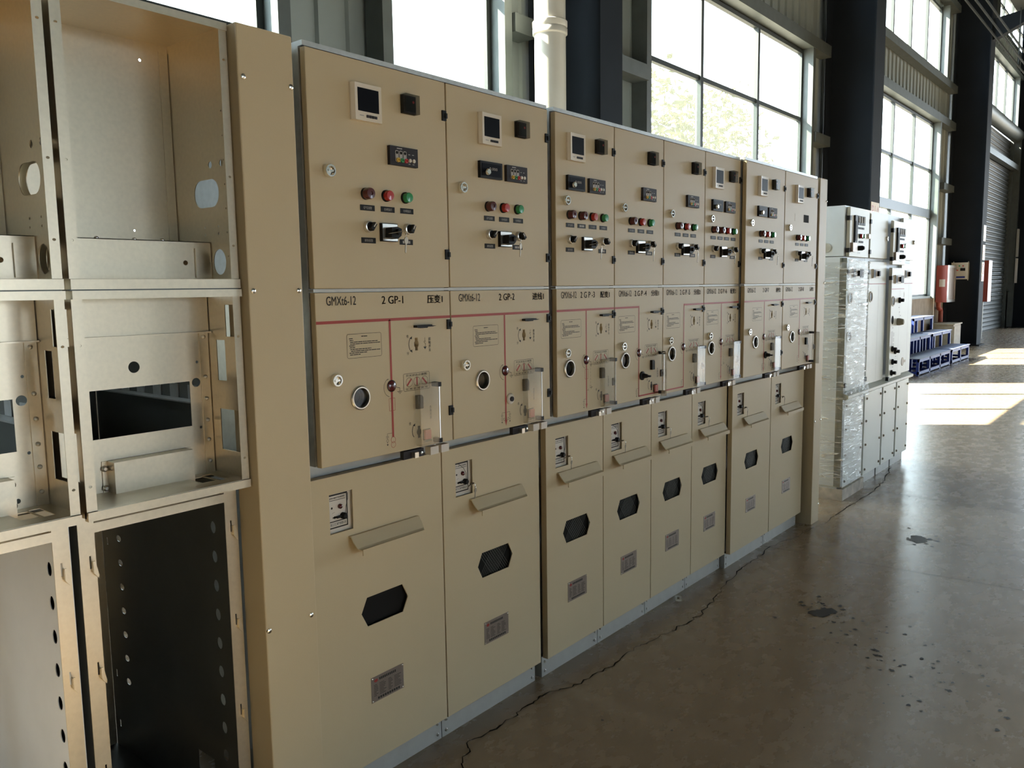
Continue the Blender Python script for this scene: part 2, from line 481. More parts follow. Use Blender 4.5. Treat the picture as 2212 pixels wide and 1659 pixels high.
# windows
def window(n, x0, x1, z0, z1, mull, trans, heavy=()):
    root = ob(f'window_{n}', None, None, ((x0 + x1) / 2, WY, z0), kind='structure')
    ox, oy, oz = root.location
    def B(nm, a, b, c, d, e, f_, m='window_frame'): ob(nm, MB().box(a - ox, b - ox, c - oy, d - oy, e - oz, f_ - oz).mesh(nm, m), root)
    y0, y1, t = WY + 0.0, WY + 0.07, 0.055
    fr = MB()
    for a, b, c, d in ((x0, x1, z0, z0 + t), (x0, x1, z1 - t, z1), (x0, x0 + t, z0 + t, z1 - t), (x1 - t, x1, z0 + t, z1 - t)):
        fr.box(a - ox, b - ox, y0 - oy, y1 - oy, c - oz, d - oz)
    ob('frame', fr.mesh('frame', 'window_frame'), root)
    X = [x0 + t] + list(mull) + [x1 - t]; Z = [z0 + t] + list(trans) + [z1 - t]
    for m_ in mull: B('mullion', m_ - 0.035, m_ + 0.035, y0 - 0.015, y1 - 0.01, z0 + t, z1 - t)
    for z in trans:
        hh = 0.10 if z in heavy else 0.028
        B('transom', x0 + t, x1 - t, y0 + (-0.03 if z in heavy else 0.005), y1 - 0.005, z - hh, z + hh)
    for i in range(len(X) - 1):
        for j in range(len(Z) - 1):
            B('pane', X[i], X[i + 1], WY + 0.035, WY + 0.039, Z[j], Z[j + 1], 'dusty_haze_glass')
window(1, *OPEN[1], (), (4.2, 3.23), (3.23,))
window(2, *OPEN[2], (), (4.2, 3.23), (3.23,))
window(3, *OPEN[3], (8.37, 10.12), (4.2, 3.23), (3.23,))
window(4, *OPEN[4], (17.05, 18.72), (4.25, 3.23), (3.23,))
window(5, *OPEN[0], (), (4.2, 3.23), (3.23,))
for i in range(5, 15):
    a, b = OPEN[i][:2]
    q = (a + (b - a) * .25, a + (b - a) * .5, a + (b - a) * .75)
    window(i + 1, *OPEN[i], q, () if i < 10 else (10.0,))

# roller shutter
sh = ob('door_1', None, None, (27.9, WY, 0), kind='structure')
def slat():
    pr = [(0.0, 0.0), (-0.012, 0.03), (-0.038, 0.06), (-0.040, 0.09), (-0.014, 0.120), (0.0, 0.135), (0.008, 0.135), (0.008, 0.0)]
    return MB().prism([(a, b) for a, b in pr], -3.95, 3.95, 'yz').mesh('slat', 'shutter_steel')
sm_ = slat()
for i in range(47): ob('slat', sm_, sh, (0, 0.12, i * 0.136))
ob('shutter_drum', MB().lathe([(0.22, -4.1), (0.22, 4.1)], (0, -0.06, 6.55), 20, axis='x').mesh('drum', 'girt_steel'), sh)
for s in (-1, 1): ob('guide_rail', MB().box(s * 3.96 - 0.06, s * 3.96 + 0.06, 0.0, 0.16, 0, 6.4).mesh('guide', 'girt_steel'), sh)

# other sides of the hall, unseen, with openings sized to light the row
wf = struct('wall_front', MB().box(FX0, FX1, FY0 - 0.1, FY0, 3.6, 11.6).mesh('w', 'sheet_metal'))     # wide open gate, unseen, added to light the row from the front
for a, b in ((FX0, -1.0), (5.5, FX1)): ob('low_wall', MB().box(a, b, FY0 - 0.1, FY0, 0, 1.2).mesh('w', 'dado_plaster'), wf)
for x in (-14, -7, 5.5, 11.5, 20, 28): ob('wall_pier', MB().box(x, x + 6.0, FY0 - 0.1, FY0, 1.2, 3.6).mesh('w', 'sheet_metal'), wf)
wr = struct('wall_right', MB().box(FX1 - .1, FX1, FY0, WY, 7.0, 11.6).mesh('w', 'sheet_metal'))     # gable wall; its unseen open gate is added to brighten the far floor
for a, b in ((FY0, -15.5), (2.4, WY)): ob('wall_pier', MB().box(FX1 - .1, FX1, a, b, 0, 7.0).mesh('w', 'sheet_metal'), wr)
wl = struct('wall_left', MB().box(FX0 - 0.1, FX0, FY0, WY, 0, 11.6).mesh('w', 'sheet_metal'))

# columns
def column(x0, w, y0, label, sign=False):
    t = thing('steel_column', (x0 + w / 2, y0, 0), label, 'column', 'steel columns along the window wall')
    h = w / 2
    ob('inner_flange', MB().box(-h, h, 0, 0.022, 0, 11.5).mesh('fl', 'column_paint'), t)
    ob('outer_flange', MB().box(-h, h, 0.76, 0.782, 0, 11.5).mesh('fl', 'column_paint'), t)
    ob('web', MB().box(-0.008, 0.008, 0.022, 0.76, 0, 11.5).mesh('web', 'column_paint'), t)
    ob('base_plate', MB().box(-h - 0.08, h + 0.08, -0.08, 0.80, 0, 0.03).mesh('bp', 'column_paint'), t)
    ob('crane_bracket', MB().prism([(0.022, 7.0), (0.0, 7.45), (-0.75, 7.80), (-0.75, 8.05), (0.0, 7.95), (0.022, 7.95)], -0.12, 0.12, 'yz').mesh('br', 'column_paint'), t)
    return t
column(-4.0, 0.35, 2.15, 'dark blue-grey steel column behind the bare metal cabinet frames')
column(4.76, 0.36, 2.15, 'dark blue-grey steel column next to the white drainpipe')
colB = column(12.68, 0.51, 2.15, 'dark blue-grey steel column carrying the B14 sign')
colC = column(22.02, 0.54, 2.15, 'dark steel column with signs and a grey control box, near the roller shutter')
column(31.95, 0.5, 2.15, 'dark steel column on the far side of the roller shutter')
# sign on the column
sg = thing('column_sign', (12.70, 2.146, 2.62), 'white sign reading B14 on a dark steel column', 'sign')
ob('plate', MB().box(0, 0.44, -0.004, 0.0, 0, 0.30).mesh('p', 'paper'), sg)
ob('lettering', text('B14', 0.36, 0.20, 'print_red', 0.0), sg, (0.04, -0.006, 0.05))
for i, (z, h) in enumerate(((2.62, 0.40), (2.15, 0.38))):
    o = thing('notice', (22.20, 2.146, z), ('grey paper notice high on the column beside the roller shutter', 'white poster below the grey notice on the column by the roller shutter')[i], 'notice')
    ob('sheet', MB().box(0, 0.32, -0.004, 0, 0, h).mesh('p', ('box_grey', 'paper')[i]), o)
    ob('print', MB().flat(rect(0.03, 0.25, 0.05, 0.09), -0.006).flat(rect(0.03, 0.2, h * .5, h * .5 + .04), -0.006).mesh('pr', ('print_grey', 'print_red')[i]), o)
o = thing('prohibition_sign', (22.18, 2.146, 1.62), 'white sign with red prohibition circle on the column by the shutter', 'sign')
ob('plate', MB().box(0, 0.34, -0.005, 0, 0, 0.48).mesh('p', 'paper'), o)
ring = MB()
c0, c1 = circ(0.17, 0.31, 0.14, 24), circ(0.17, 0.31, 0.105, 24)
for i in range(24): ring.flat([c0[i], c0[(i + 1) % 24], c1[(i + 1) % 24], c1[i]], -0.007)
ring.bar((0.08, 0.40), (0.26, 0.22), 0.035, -0.007).flat(rect(0.02, 0.32, 0.02, 0.14), -0.007)
ob('symbol', ring.mesh('ring', 'print_red'), o)

# drainpipe
dp = thing('drainpipe', (4.44, 2.45, 0), 'white plastic drainpipe running up beside the steel column', 'pipe')
ob('pipe', MB().lathe([(0.135, 0), (0.135, 11.4)], (0, 0, 0), 24, axis='z').mesh('pipe', 'pvc'), dp)
for z in (1.2, 3.80, 6.6): ob('coupling', MB().lathe([(0.136, z - .06), (0.150, z - .05), (0.150, z - 0.01), (0.143, z), (0.150, z + .01), (0.150, z + .05), (0.136, z + .06)], (0, 0, 0), 24, axis='z').mesh('c', 'pvc'), dp)

# crane runway beam and conduits high on the columns
t = thing('crane_runway', (20, 1.55, 6.66), 'dark crane runway beam along the columns under the roof', 'beam')
ob('beam_web', MB().box(-28, 17.5, -0.008, 0.008, 1.40, 1.95).mesh('w', 'truss_paint'), t)
for z in (1.39, 1.94): ob('beam_flange', MB().box(-28, 17.5, -0.13, 0.13, z, z + 0.02).mesh('w', 'truss_paint'), t)
for i, (y, z) in enumerate(((1.56, 6.72), (1.42, 6.72), (1.28, 6.74))):
    t = thing('power_rail', (20, y, z), ('thin dark conductor rail nearest the columns high under the crane beam', 'thin dark conductor rail between two others under the crane beam', 'thin dark conductor rail furthest from the columns under the crane beam')[i], 'rail')
    ob('rail', MB().box(-28, 17.5, -0.012, 0.012, -0.02, 0.02).mesh('r', 'window_frame'), t)
    for x in (-7.4, 2.0, 11.8): ob('hanger', MB().box(x, x + 0.03, -0.01, 0.01, 0.03, 8.046 - z).mesh('h', 'window_frame'), t)

# ------------------------------------------------------------------ floor marks
pts = [(0.40, -0.16), (0.487, -0.07), (0.598, -0.001), (0.736, -0.026), (0.9, -0.012), (1.035, -0.015), (1.2, -0.07), (1.396, -0.089), (1.56, -0.075), (1.713, -0.086), (1.9, -0.12), (2.119, -0.136), (2.33, -0.11), (2.535, -0.064), (2.867, -0.021), (3.1, -0.02), (3.373, 0.006), (3.651, -0.05), (4.067, -0.086), (4.66, -0.087), (5.183, -0.102), (5.6, -0.06), (6.116, 0.022)]
def wiggle(pts, amp, sub=7):
    out = []
    for a, b in zip(pts[:-1], pts[1:]):
        for i in range(sub):
            u = i / sub; out.append((a[0] + (b[0] - a[0]) * u + random.uniform(-amp, amp), a[1] + (b[1] - a[1]) * u + random.uniform(-amp, amp)))
    return out + [pts[-1]]
def ribbon(pts, w0, w1, z=0.0012):
    vs = []; n = len(pts)
    for i, p in enumerate(pts):
        a, b = Vector(pts[max(0, i - 1)]), Vector(pts[min(n - 1, i + 1)])
        d = (b - a).normalized(); w = random.uniform(w0, w1) * 0.5
        vs += [(p[0] - d.y * w, p[1] + d.x * w, z), (p[0] + d.y * w, p[1] - d.x * w, z)]
    return MB().add(vs, [(2 * i, 2 * i + 1, 2 * i + 3, 2 * i + 2) for i in range(n - 1)]).mesh('ribbon', 'crack', fix=False)
ob('crack', ribbon(wiggle(pts, 0.011), 0.002, 0.008), fl)
for a, b in (((3.35, 0.04), (3.47, -1.9)), ((5.20, 0.1), (5.05, -2.4)), ((9.2, 2.0), (9.0, -3))):
    ob('expansion_joint', ribbon([(a[0] + (b[0] - a[0]) * i / 12, a[1] + (b[1] - a[1]) * i / 12) for i in range(13)], 0.003, 0.004), fl)
st = MB()
def blob(x, y, r, n=11, st=st):
    z = 0.0010 + random.random() * 0.0004
    ph = random.random() * 6
    st.add([(x + r * (1 + .35 * sin(3 * a + ph) + random.uniform(-.2, .2)) * cos(a), y + r * (1 + .3 * cos(2 * a + ph) + random.uniform(-.2, .2)) * sin(a), z) for a in (2 * pi * i / n for i in range(n))], [tuple(range(n))])
for cx, cy, s, n in ((2.53, -0.58, 0.07, 26), (4.06, -0.69, 0.10, 22)):
    for i in range(n):
        a, d = random.uniform(0, 2 * pi), abs(random.gauss(0, 1)) * s
        blob(cx + cos(a) * d * 1.5, cy + sin(a) * d, random.uniform(0.008, 0.03) * (1.5 if d < s * .6 else .45))
for i in range(70):
    u = random.random(); blob(2.5 - 0.5 * u + random.gauss(0, .18), -0.62 - 0.75 * u + random.gauss(0, .10), random.uniform(0.004, 0.011))
for i in range(90): blob(random.uniform(1.0, 5.5), random.uniform(-1.6, -0.1), random.uniform(0.002, 0.007))
ob('oil_stain', st.mesh('oil', 'oil', fix=False), fl, kind='stuff')
tg = thing('cable_tag', (2.25, 0.045, 0.0), 'small crumpled white plastic tag on the floor by the plinths', 'tag', rot=(0, 0, 0.5))
ob('tag', plate(rrect(-0.035, 0.035, -0.016, 0.016, 0.006), [rrect(-0.012, 0.02, -0.006, 0.006, 0.003)], 0.004, 'paper', 'xy', 0.006), tg)

# ------------------------------------------------------------------ trees outside
def tree(x, y, h, r, label):
    t = thing('tree', (x, y, -0.1), label, 'tree', 'trees outside the windows')
    ob('trunk', MB().lathe([(0.22, 0), (0.15, h * .4), (0.06, h * .8)], (0, 0, 0), 10, axis='z').mesh('trunk', 'bark'), t)
    m = MB()
    for i in range(2600):
        while True:
            p = Vector((random.uniform(-1, 1), random.uniform(-1, 1), random.uniform(-1, 1)))
            if 0.2 < p.length < 1: break
        q = Vector((p.x * r, p.y * r, h * .62 + p.z * h * .38)) + Vector((random.gauss(0, .12), random.gauss(0, .12), random.gauss(0, .2)))
        a = Vector((random.gauss(0, 1), random.gauss(0, 1), random.gauss(0, 1))).normalized()
        b = a.orthogonal().normalized(); s = random.uniform(.09, .2)
        m.add([q + a * s, q + b * s * .5, q - a * s, q - b * s * .5], [(0, 1, 2, 3)])
    ob('foliage', m.mesh('foliage', 'leaf', fix=False), t)
tree(19.0, 10.0, 7.6, 2.1, 'pale sunlit tree seen through the wide window, left of another')
tree(24.2, 10.6, 8.2, 2.1, 'pale sunlit tree seen through the middle column of the wide window')
tree(29.0, 11.2, 6.0, 1.9, 'lower pale tree seen through the wide window above the cabinets')

# ------------------------------------------------------------------ switchgear row
UPPER = (1.611, 2.265); MID = (1.099, 1.600); LOWER = (0.088, 1.053)
YL = 0.059
P = 0.0006          # prints stand this far off the sheet

def lock_mesh():
    m = MB().lathe([(0.019, 0), (0.019, -0.010), (0.017, -0.014), (0.0125, -0.014), (0.0115, -0.006), (0.0, -0.006)], n=24)
    m.box(-0.0095, 0.0095, -0.013, -0.006, -0.003, 0.003)
    return m.mesh('door_lock', 'chrome')
def hinge_mesh():
    return MB().box(-0.016, 0.002, -0.005, 0.006, -0.016, 0.016).box(-0.004, 0.004, -0.008, 0.006, -0.008, 0.008).mesh('hinge', 'black_plastic')
def meter_body():
    m = MB()
    w, h, d = 0.056, 0.052, 0.018
    pr = [(-w, 0), (-w, -0.006), (-w + .006, -d), (-w * .4, -d + .002), (w * .4, -d + .002), (w - .006, -d), (w, -0.006), (w, 0)]
    return m.prism([(a, b) for a, b in pr], -h, h, 'xy').mesh('meter', 'meter_white')
def lamp_bezel(): return MB().lathe([(0.0175, 0), (0.0175, -0.006), (0.016, -0.008), (0.016, 0)], n=22).mesh('bezel', 'black_plastic')
def lamp_lens(m): return MB().lathe([(0.0150, -0.006), (0.0150, -0.0205), (0.0136, -0.0225), (0.0, -0.0230)], n=22, cap=False).mesh('lens', m)
def siren_lens(m):
    return MB().lathe([(0.0168, -0.005), (0.0168, -0.022), (0.0150, -0.027), (0.006, -0.0275), (0.0055, -0.025), (0.0, -0.025)], n=22, cap=False).mesh('lens', m)
def sel_bezel():
    return MB().lathe([(0.017, 0), (0.017, -0.006), (0.0162, -0.007), (0.0162, -0.012), (0.0135, -0.013), (0.0135, -0.009), (0.0, -0.009)], n=22).mesh('bezel', 'bright_steel')
def sel_knob():
    m = MB().lathe([(0.0130, -0.008), (0.0130, -0.014), (0.0, -0.0145)], n=20, cap=False)
    m.prism([(-0.0065, -0.012), (0.0065, -0.012), (0.005, 0.012), (-0.005, 0.012)], -0.014, -0.030)
    return m.mesh('knob', 'black_plastic')
def sel_mark(): return MB().box(-0.0016, 0.0016, -0.0306, -0.0300, -0.002, 0.011).mesh('mark', 'label_white')
def handle_mesh(L):
    sec = [(0.0, 0.004), (-0.010, 0.004), (-0.022, -0.012), (-0.036, -0.030), (-0.047, -0.036), (-0.052, -0.033), (-0.052, -0.052), (-0.048, -0.052), (-0.048, -0.038), (-0.036, -0.034), (-0.020, -0.016), (-0.009, 0.0), (0.0, 0.0)]
    n = len(sec); m = MB()
    xsn = [(0.010, L - 0.010)] * 2
    vs = []
    for side in (0, 1):
        for (y, z) in sec:
            ins = 0.012 if y < -0.045 else 0.004 if y < -0.03 else 0.0
            x = ins if side == 0 else L - ins - (0.006 if y > -0.005 else 0)
            vs.append((x, y, z))
    fs = [tuple(range(n)), tuple(range(2 * n - 1, n - 1, -1))] + [(i, i + n, (i + 1) % n + n, (i + 1) % n) for i in range(n)]
    return m.add(vs, fs).mesh('handle', 'cream_paint')
def key_mesh():
    m = MB().prism([(a, b) for a, b in circ(0, -0.008, 0.0105, 14, 0.011)], -0.001, 0.001)
    m.prism([(-0.0032, -0.018), (0.0032, -0.018), (0.0032, -0.042), (0.0, -0.046), (-0.0032, -0.042)], -0.0009, 0.0009)
    return m.mesh('key', 'key_brass')

def keyring(loc, label, group, tilt=0.0, small=False):
    t = thing('key_ring', loc, label, 'keys', group)
    s = 0.8 if small else 1.0
    ob('ring', memo('kr', lambda: MB().tube([(0.009 * cos(a), 0.0, 0.009 * sin(a)) for a in (2 * pi * i / 16 for i in range(16))], 0.0008, 6, closed=True).mesh('ring', 'chrome')), t, (0.004, -0.016, -0.012), (0, 0, 0.6))
    a = ob('key', memo('key', key_mesh), t, (0, -0.008, 0), (radians(80), 0, tilt + 0.9)); a.scale = (s, s, s)
    b = ob('key', memo('key', key_mesh), t, (0.004, -0.016, -0.020), (0.05, 0.06, 0.25)); b.scale = (s, s, s)
    return t

def curved_arrow(m, cx, cz, r, h, w, double=True, mi=0):
    a1 = math.asin(min(1, h / r)); pts = [(cx - r * cos(a) + r, cz + r * sin(a)) for a in (a1 * (-1 + 2 * i / 12) for i in range(13))]
    m.line(pts, w, 0, mi)
    e = pts[-1]; m.flat([(e[0] + .007, e[1] + .006), (e[0] - .004, e[1] + .0), (e[0] + .006, e[1] - .004)], 0, mi)
    if double:
        e = pts[0]; m.flat([(e[0] + .007, e[1] - .006), (e[0] - .004, e[1] - .0), (e[0] + .006, e[1] + .004)], 0, mi)
def ground_sym(m, x, z, s=1.0, mi=0):
    for i, w in enumerate((0.011, 0.007, 0.003)): m.bar((x - w * s, z - i * .0035 * s), (x + w * s, z - i * .0035 * s), 0.0013, 0, mi)
def keyslot(cx, cz):
    return [(cx - .0055, cz - .0195), (cx + .0055, cz - .0195), (cx + .0055, cz - .012)] + [(cx + .010 * cos(a), cz + .012 * sin(a)) for a in (-pi / 3 + 2 * pi / 3 * i / 6 for i in range(7))] + [(cx + .0055, cz + .012), (cx + .0055, cz + .0195), (cx - .0055, cz + .0195), (cx - .0055, cz + .012)] + [(cx + .010 * cos(a), cz + .012 * sin(a)) for a in (2 * pi / 3 + 2 * pi / 3 * i / 6 for i in range(7))] + [(cx - .0055, cz - .012)]

LAMPTXT = ['低气压报警', '合闸指示', '分闸指示']
LAB = 'cream switchgear cabinet lettered 2GP-%d, %s'

def cabinet(n, x0, y0, wide, name3, feats, desc):
    w = 0.551 if wide else 0.42
    root = thing('switchgear_cabinet', (x0, y0, 0), LAB % (n, desc), 'cabinet', 'finished switchgear cabinets in the row')
    g = 0.0025
    # carcass
    top = 2.282
    m = MB().box(0.0003, w - 0.0003, 0.026, 0.85, 1.100, top, 0).box(0.002, w - 0.002, 0.106, 0.85, 0.088, 1.0995, 1)
    ob('carcass', m.mesh('carcass', ('galvanised_cool', 'galvanised_cool')), root)
    ob('top_rail', MB().box(0, w, 0.006, 0.026, 2.268, top).mesh('rail', 'galvanised_cool'), root)
    ob('middle_rail', MB().box(0, w, 0.002, 0.026, 1.6015, 1.6095).mesh('rail', 'plinth_steel'), root)
    ob('recess_panel', MB().box(0.0005, w - 0.0005, 0.098, 0.1055, 1.00, 1.0995).mesh('recess', 'plinth_steel'), root)  # darker steel and depth stand in for shade under the middle door
    # plinth
    pl = ob('plinth', MB().box(0.002, w - 0.002, 0.092, 0.84, 0, 0.088).mesh('plinth', 'plinth_steel'), root)
    for bx in (0.022, w - 0.022):
        for bz in (0.022, 0.062): ob('bolt', memo('bolt', lambda: MB().lathe([(0.006, 0), (0.006, -0.003), (0.004, -0.005), (0, -0.005)], n=12, cap=False).mesh('bolt', 'bright_steel')), pl, (bx, 0.092, bz))
    # upper door
    ob('door_seal', MB().box(w - .0016, w - .0004, .0055, .026, 1.10, 2.268).mesh('seal', 'black_plastic'), root)
    d = ob('upper_door', bevbox(('ud', w), g, w - g, 0.0, 0.022, UPPER[0], UPPER[1], 0.0025, 'cream_paint'), root)
    for z in (2.160, 1.718): ob('hinge', memo('hinge', hinge_mesh), d, (w - 0.0045, 0, z))
    ob('door_lock', memo('lock', lock_mesh), d, (0.067, 0, 1.940))
    # instruments
    def meter(x, z):
        b = ob('power_meter', memo('meter', meter_body), root, (x, 0, z))
        ob('screen', memo('mscreen', lambda: MB().box(-0.040, 0.040, -0.0175, -0.016, -0.026, 0.039).mesh('screen', 'screen_glass')), b)
        for i in range(4): ob('button', memo('mbut', lambda: MB().box(-0.004, 0.004, -0.0185, -0.016, -0.0038, 0.0038).mesh('button', 'dark_grey')), b, (-0.004 + i * 0.0105, 0, -0.0385))
        ob('lettering', memo('mtxt', lambda: MB().flat(rect(-0.034, -0.018, -0.0395, -0.0368), -0.0168).mesh('t', 'print_grey')), b)
    def module(x, z):
        b = ob('display_module', memo('module', lambda: MB().box(-0.026, 0.026, -0.012, 0, -0.026, 0.026).mesh('module', 'dark_grey')), root, (x, 0, z))
        ob('cover', memo('mcover', lambda: MB().box(-0.029, 0.029, -0.026, -0.0005, -0.028, 0.028).mesh('cover', 'smoked_cover')), b)
        ob('face', memo('mface', lambda: MB().box(-0.022, 0.022, -0.0140, -0.0122, -0.022, 0.022).mesh('face', 'matt_black')), b)
        ob('indicator', memo('mled', lambda: MB().flat(circ(0.013, 0.008, 0.0042, 10), -0.0145).mesh('led', 'red')), b)
    def volt(x, z):
        b = ob('voltage_indicator', memo('volt', lambda: MB().box(-0.058, 0.058, -0.012, 0, -0.028, 0.028).mesh('volt', 'dark_grey')), root, (x, 0, z))
        for i, c in enumerate(('yellow', 'green', 'red')):
            xx = -0.030 + i * 0.0165
            ob('strip', memo('vs', lambda: MB().prism(rrect(-0.0065, 0.0065, -0.018, 0.016, 0.004), -0.0126, -0.012).prism(circ(0, 0.0095, 0.0046, 14), -0.0132, -0.0126, mi=1).mesh('strip', ('print_grey', 'matt_black'))), b, (xx, 0, 0))
            ob('socket', memo(('vsock', c), lambda: MB().lathe([(0.0068, -0.012), (0.0068, -0.017), (0.0032, -0.017), (0.003, -0.013), (0, -0.013)], n=16).mesh('socket', c)), b, (xx + 0.003, 0, -0.0125))
        for i in range(2): ob('test_button', memo('vbut', lambda: MB().lathe([(0.0058, -0.012), (0.0058, -0.016), (0, -0.0175)], n=14, cap=False).mesh('b', 'label_white')), b, (0.022 + i * 0.0165, 0, -0.010))
        ob('lettering', memo('vtxt', lambda: MB().flat(rect(-0.030, -0.008, 0.0205, 0.0235), -0.0124).flat(rect(0.017, 0.025, 0.007, 0.009), -0.0124).flat(rect(0.033, 0.041, 0.007, 0.009), -0.0124).flat(rect(0.017, 0.025, -0.0215, -0.0195), -0.0124).flat(rect(0.034, 0.042, -0.0215, -0.0195), -0.0124).mesh('t', 'print_grey')), b)
    def relay(x, z):
        b = ob('fault_indicator', memo('relay', lambda: MB().box(-0.058, 0.058, -0.012, 0, -0.028, 0.028).mesh('relay', 'black_plastic')), root, (x, 0, z))
        ob('screen', memo('rscr', lambda: MB().box(-0.050, 0.050, -0.0128, -0.0118, -0.021, 0.021).mesh('s', 'screen_glass')), b)
        ob('knob', memo('rkn', lambda: MB().lathe([(0.011, -0.012), (0.011, -0.022), (0.009, -0.025), (0, -0.025)], n=18, cap=False).mesh('k', 'chrome')), b, (-0.027, 0, -0.008))
        ob('lettering', text('0.000', 0.042, 0.009, 'print_grey'), b, (-0.012, -0.0132, 0.0))
    def labelplate(x, z, txt):
        b = ob('label_plate', memo('lp', lambda: MB().box(-0.0275, 0.0275, -0.0016, 0, -0.0082, 0.0082).mesh('lp', 'black_plastic')), root, (x, 0, z))
        if txt: ob('lettering', text(txt, 0.032, 0.0085, 'print_grey', 0.0, center=True), b, (0, -0.0019, 0))
        else: ob('faint_print', memo('fp', lambda: MB().flat(rect(-.016, -.001, -.004, .004)).flat(rect(.001, .016, -.004, .004)).mesh('fp', 'print_grey', fix=False)), b, (0, -0.0019, 0))
    def lamp(x, z, c, siren=False):
        b = ob('indicator_lamp', memo('lbz', lamp_bezel), root, (x, 0, z))
        ob('lens', memo(('lens', c, siren), lambda: (siren_lens if siren else lamp_lens)(c)), b)
    def selector(x, z, a):
        b = ob('selector_switch', memo('sbz', sel_bezel), root, (x, 0, z))
        ob('knob', memo('skn', sel_knob), b, rot=(0, a, 0)); ob('mark', memo('smk', sel_mark), b, rot=(0, a, 0))
    def transfer(x, z):
        b = ob('transfer_switch', memo('tsb', lambda: MB().box(-0.032, 0.032, -0.011, 0, -0.027, 0.027).mesh('ts', 'black_plastic')), root, (x, 0, z))
        ob('face_plate', memo('tsf', lambda: MB().box(-0.030, 0.030, -0.0122, -0.011, -0.025, 0.025).mesh('tf', 'bright_steel')), b)
        ob('knob', memo('tsk', lambda: MB().prism([(-0.020, -0.016), (0.006, -0.020), (0.020, -0.010), (0.022, 0.010), (0.004, 0.016), (-0.018, 0.012)], -0.040, -0.012).lathe([(0.009, -0.040), (0.009, -0.048), (0, -0.049)], (0.006, 0, 0), n=14, cap=False).mesh('tk', 'black_plastic')), b)
    if wide:
        mx, dx, rx, vx, lx, sx, tx = 0.209, 0.380, 0.209, 0.350, (0.200, 0.280, 0.359), (0.205, 0.365), 0.283
    else:
        dx, vx, tx = 0.300, 0.276, 0.207
        mx, rx = 0.130, 0.128
        lx, sx = ((0.090, 0.169, 0.248, 0.327), (0.093, 0.331)) if 'lamp4' in feats else ((0.131, 0.211, 0.290), (0.135, 0.294))
    if 'meter' in feats: meter(mx, 2.145)
    module(dx, 2.168)
    if 'relay' in feats: relay(rx, 2.009)
    if 'volt' in feats: volt(vx, 2.009)
    if 'hole' in feats:
        ob('instrument_opening', MB().flat(rect(0.308, 0.395, 1.984, 2.030), -P).mesh('hole', 'matt_black'), root)
        ob('protective_film', MB().box(0.16, 0.262, -0.0008, 0, 1.984, 2.028).mesh('film', 'cream_paint'), root)
    cols = ['lens_dark_red', 'lens_dark_red', 'lens_red', 'lens_green'][-len(lx):]
    txts = (['低气压报警', None, '合闸指示', '分闸指示'] if len(lx) == 4 else LAMPTXT)
    for x, c, tt in zip(lx, cols, txts):
        lamp(x, 1.887, c, c == 'lens_dark_red'); labelplate(x + 0.006, 1.847, tt)
    selector(sx[0], 1.792, 0.7); selector(sx[1], 1.792, -0.7 + 1.2 * (n == 1))
    labelplate(sx[0] + 0.001, 1.752, '解除报警'); labelplate(sx[1] - 0.006, 1.752, None)
    transfer(tx, 1.778)
    keyring((x0 + tx + 0.012, y0 - 0.048, 1.780), 'keys hanging from the rotary switch of cabinet 2GP-%d' % n, 'keys hanging from rotary switches', 0.3 * sin(n * 2.3))

    # middle door
    ox = 0.0 if wide else -0.0755
    rgx, rgz = (0.153, 1.287) if wide else (0.083, 1.285)
    kx = 0.391 + ox
    md = plate(rect(g, w - g, *MID), [circ(rgx, rgz, 0.032, 28), keyslot(kx, 1.433)], 0.022, 'cream_paint', 'xz', 0.0, 0.0022)
    d = ob('middle_door', md, root)
    for z in (1.49, 1.202): ob('hinge', memo('hinge', hinge_mesh), d, (w - 0.0045, 0, z))
    ob('door_lock', memo('lock', lock_mesh), d, (0.062, 0, 1.348))
    vw = ob('viewing_window', memo('vwr', lambda: MB().lathe([(0.0365, 0), (0.0365, -0.004), (0.033, -0.007), (0.030, -0.007), (0.0285, -0.002), (0.0285, 0.016)], n=36, cap=False).mesh('ring', 'bright_steel')), root, (rgx, 0, rgz))
    ob('inner_tube', memo('vwi', lambda: MB().lathe([(0.0285, 0.016), (0.024, 0.018), (0.022, 0.020), (0.016, 0.0205), (0.015, 0.023), (0.008, 0.0235), (0, 0.024)], n=28, cap=False).mesh('tube', 'dark_grey')), vw)
    ob('glass', memo('vwg', lambda: MB().lathe([(0.0285, 0.004), (0.0285, 0.006), ], n=28).mesh('glass', 'smoked_cover')), vw)
    ob('slot_liner', MB().box(kx - 0.016, kx + 0.016, 0.0225, 0.0255, 1.41, 1.456).mesh('liner', 'plinth_steel'), root)
    bx_ = 0.279 if wide else 0.205
    ob('position_indicator', memo('ball', lambda: MB().lathe([(0.0165, 0), (0.0165, -0.002), (0.012, -0.005), (0, -0.006)], n=26, cap=False).mesh('ball', 'lens_dark_red')), root, (bx_, 0, 1.310))
    ob('indicator_bezel', memo('ballb', lambda: MB().lathe([(0.0185, 0), (0.0185, -0.0014), (0.0150, -0.0014)], n=26, cap=False).mesh('bb', 'black_plastic')), root, (bx_, 0, 1.310))
    # mimic diagram
    m = MB(); T = 0.0085; T2 = 0.0078 if wide else 0.007
    BZ = 1.515
    if n == 4:
        m.bar((g, BZ), (0.202 + T2 / 2, BZ), T).bar((0.202, BZ), (0.202, 1.112), T2).bar((0.202 - T2 / 2, 1.115), (w - g, 1.115), T2); vx2 = 0.202
    elif n == 5:
        m.bar((0.207 - T2 / 2, BZ), (w - g, BZ), T).bar((0.207, BZ), (0.207, 1.112), T2).bar((0.207 + T2 / 2, 1.115), (g, 1.115), T2); vx2 = 0.207
    else:
        vx2 = bx_
        m.bar((g, BZ), (w - g, BZ), T).bar((vx2, BZ), (vx2, 1.150 if n in (1, 8) else 1.128), T2)
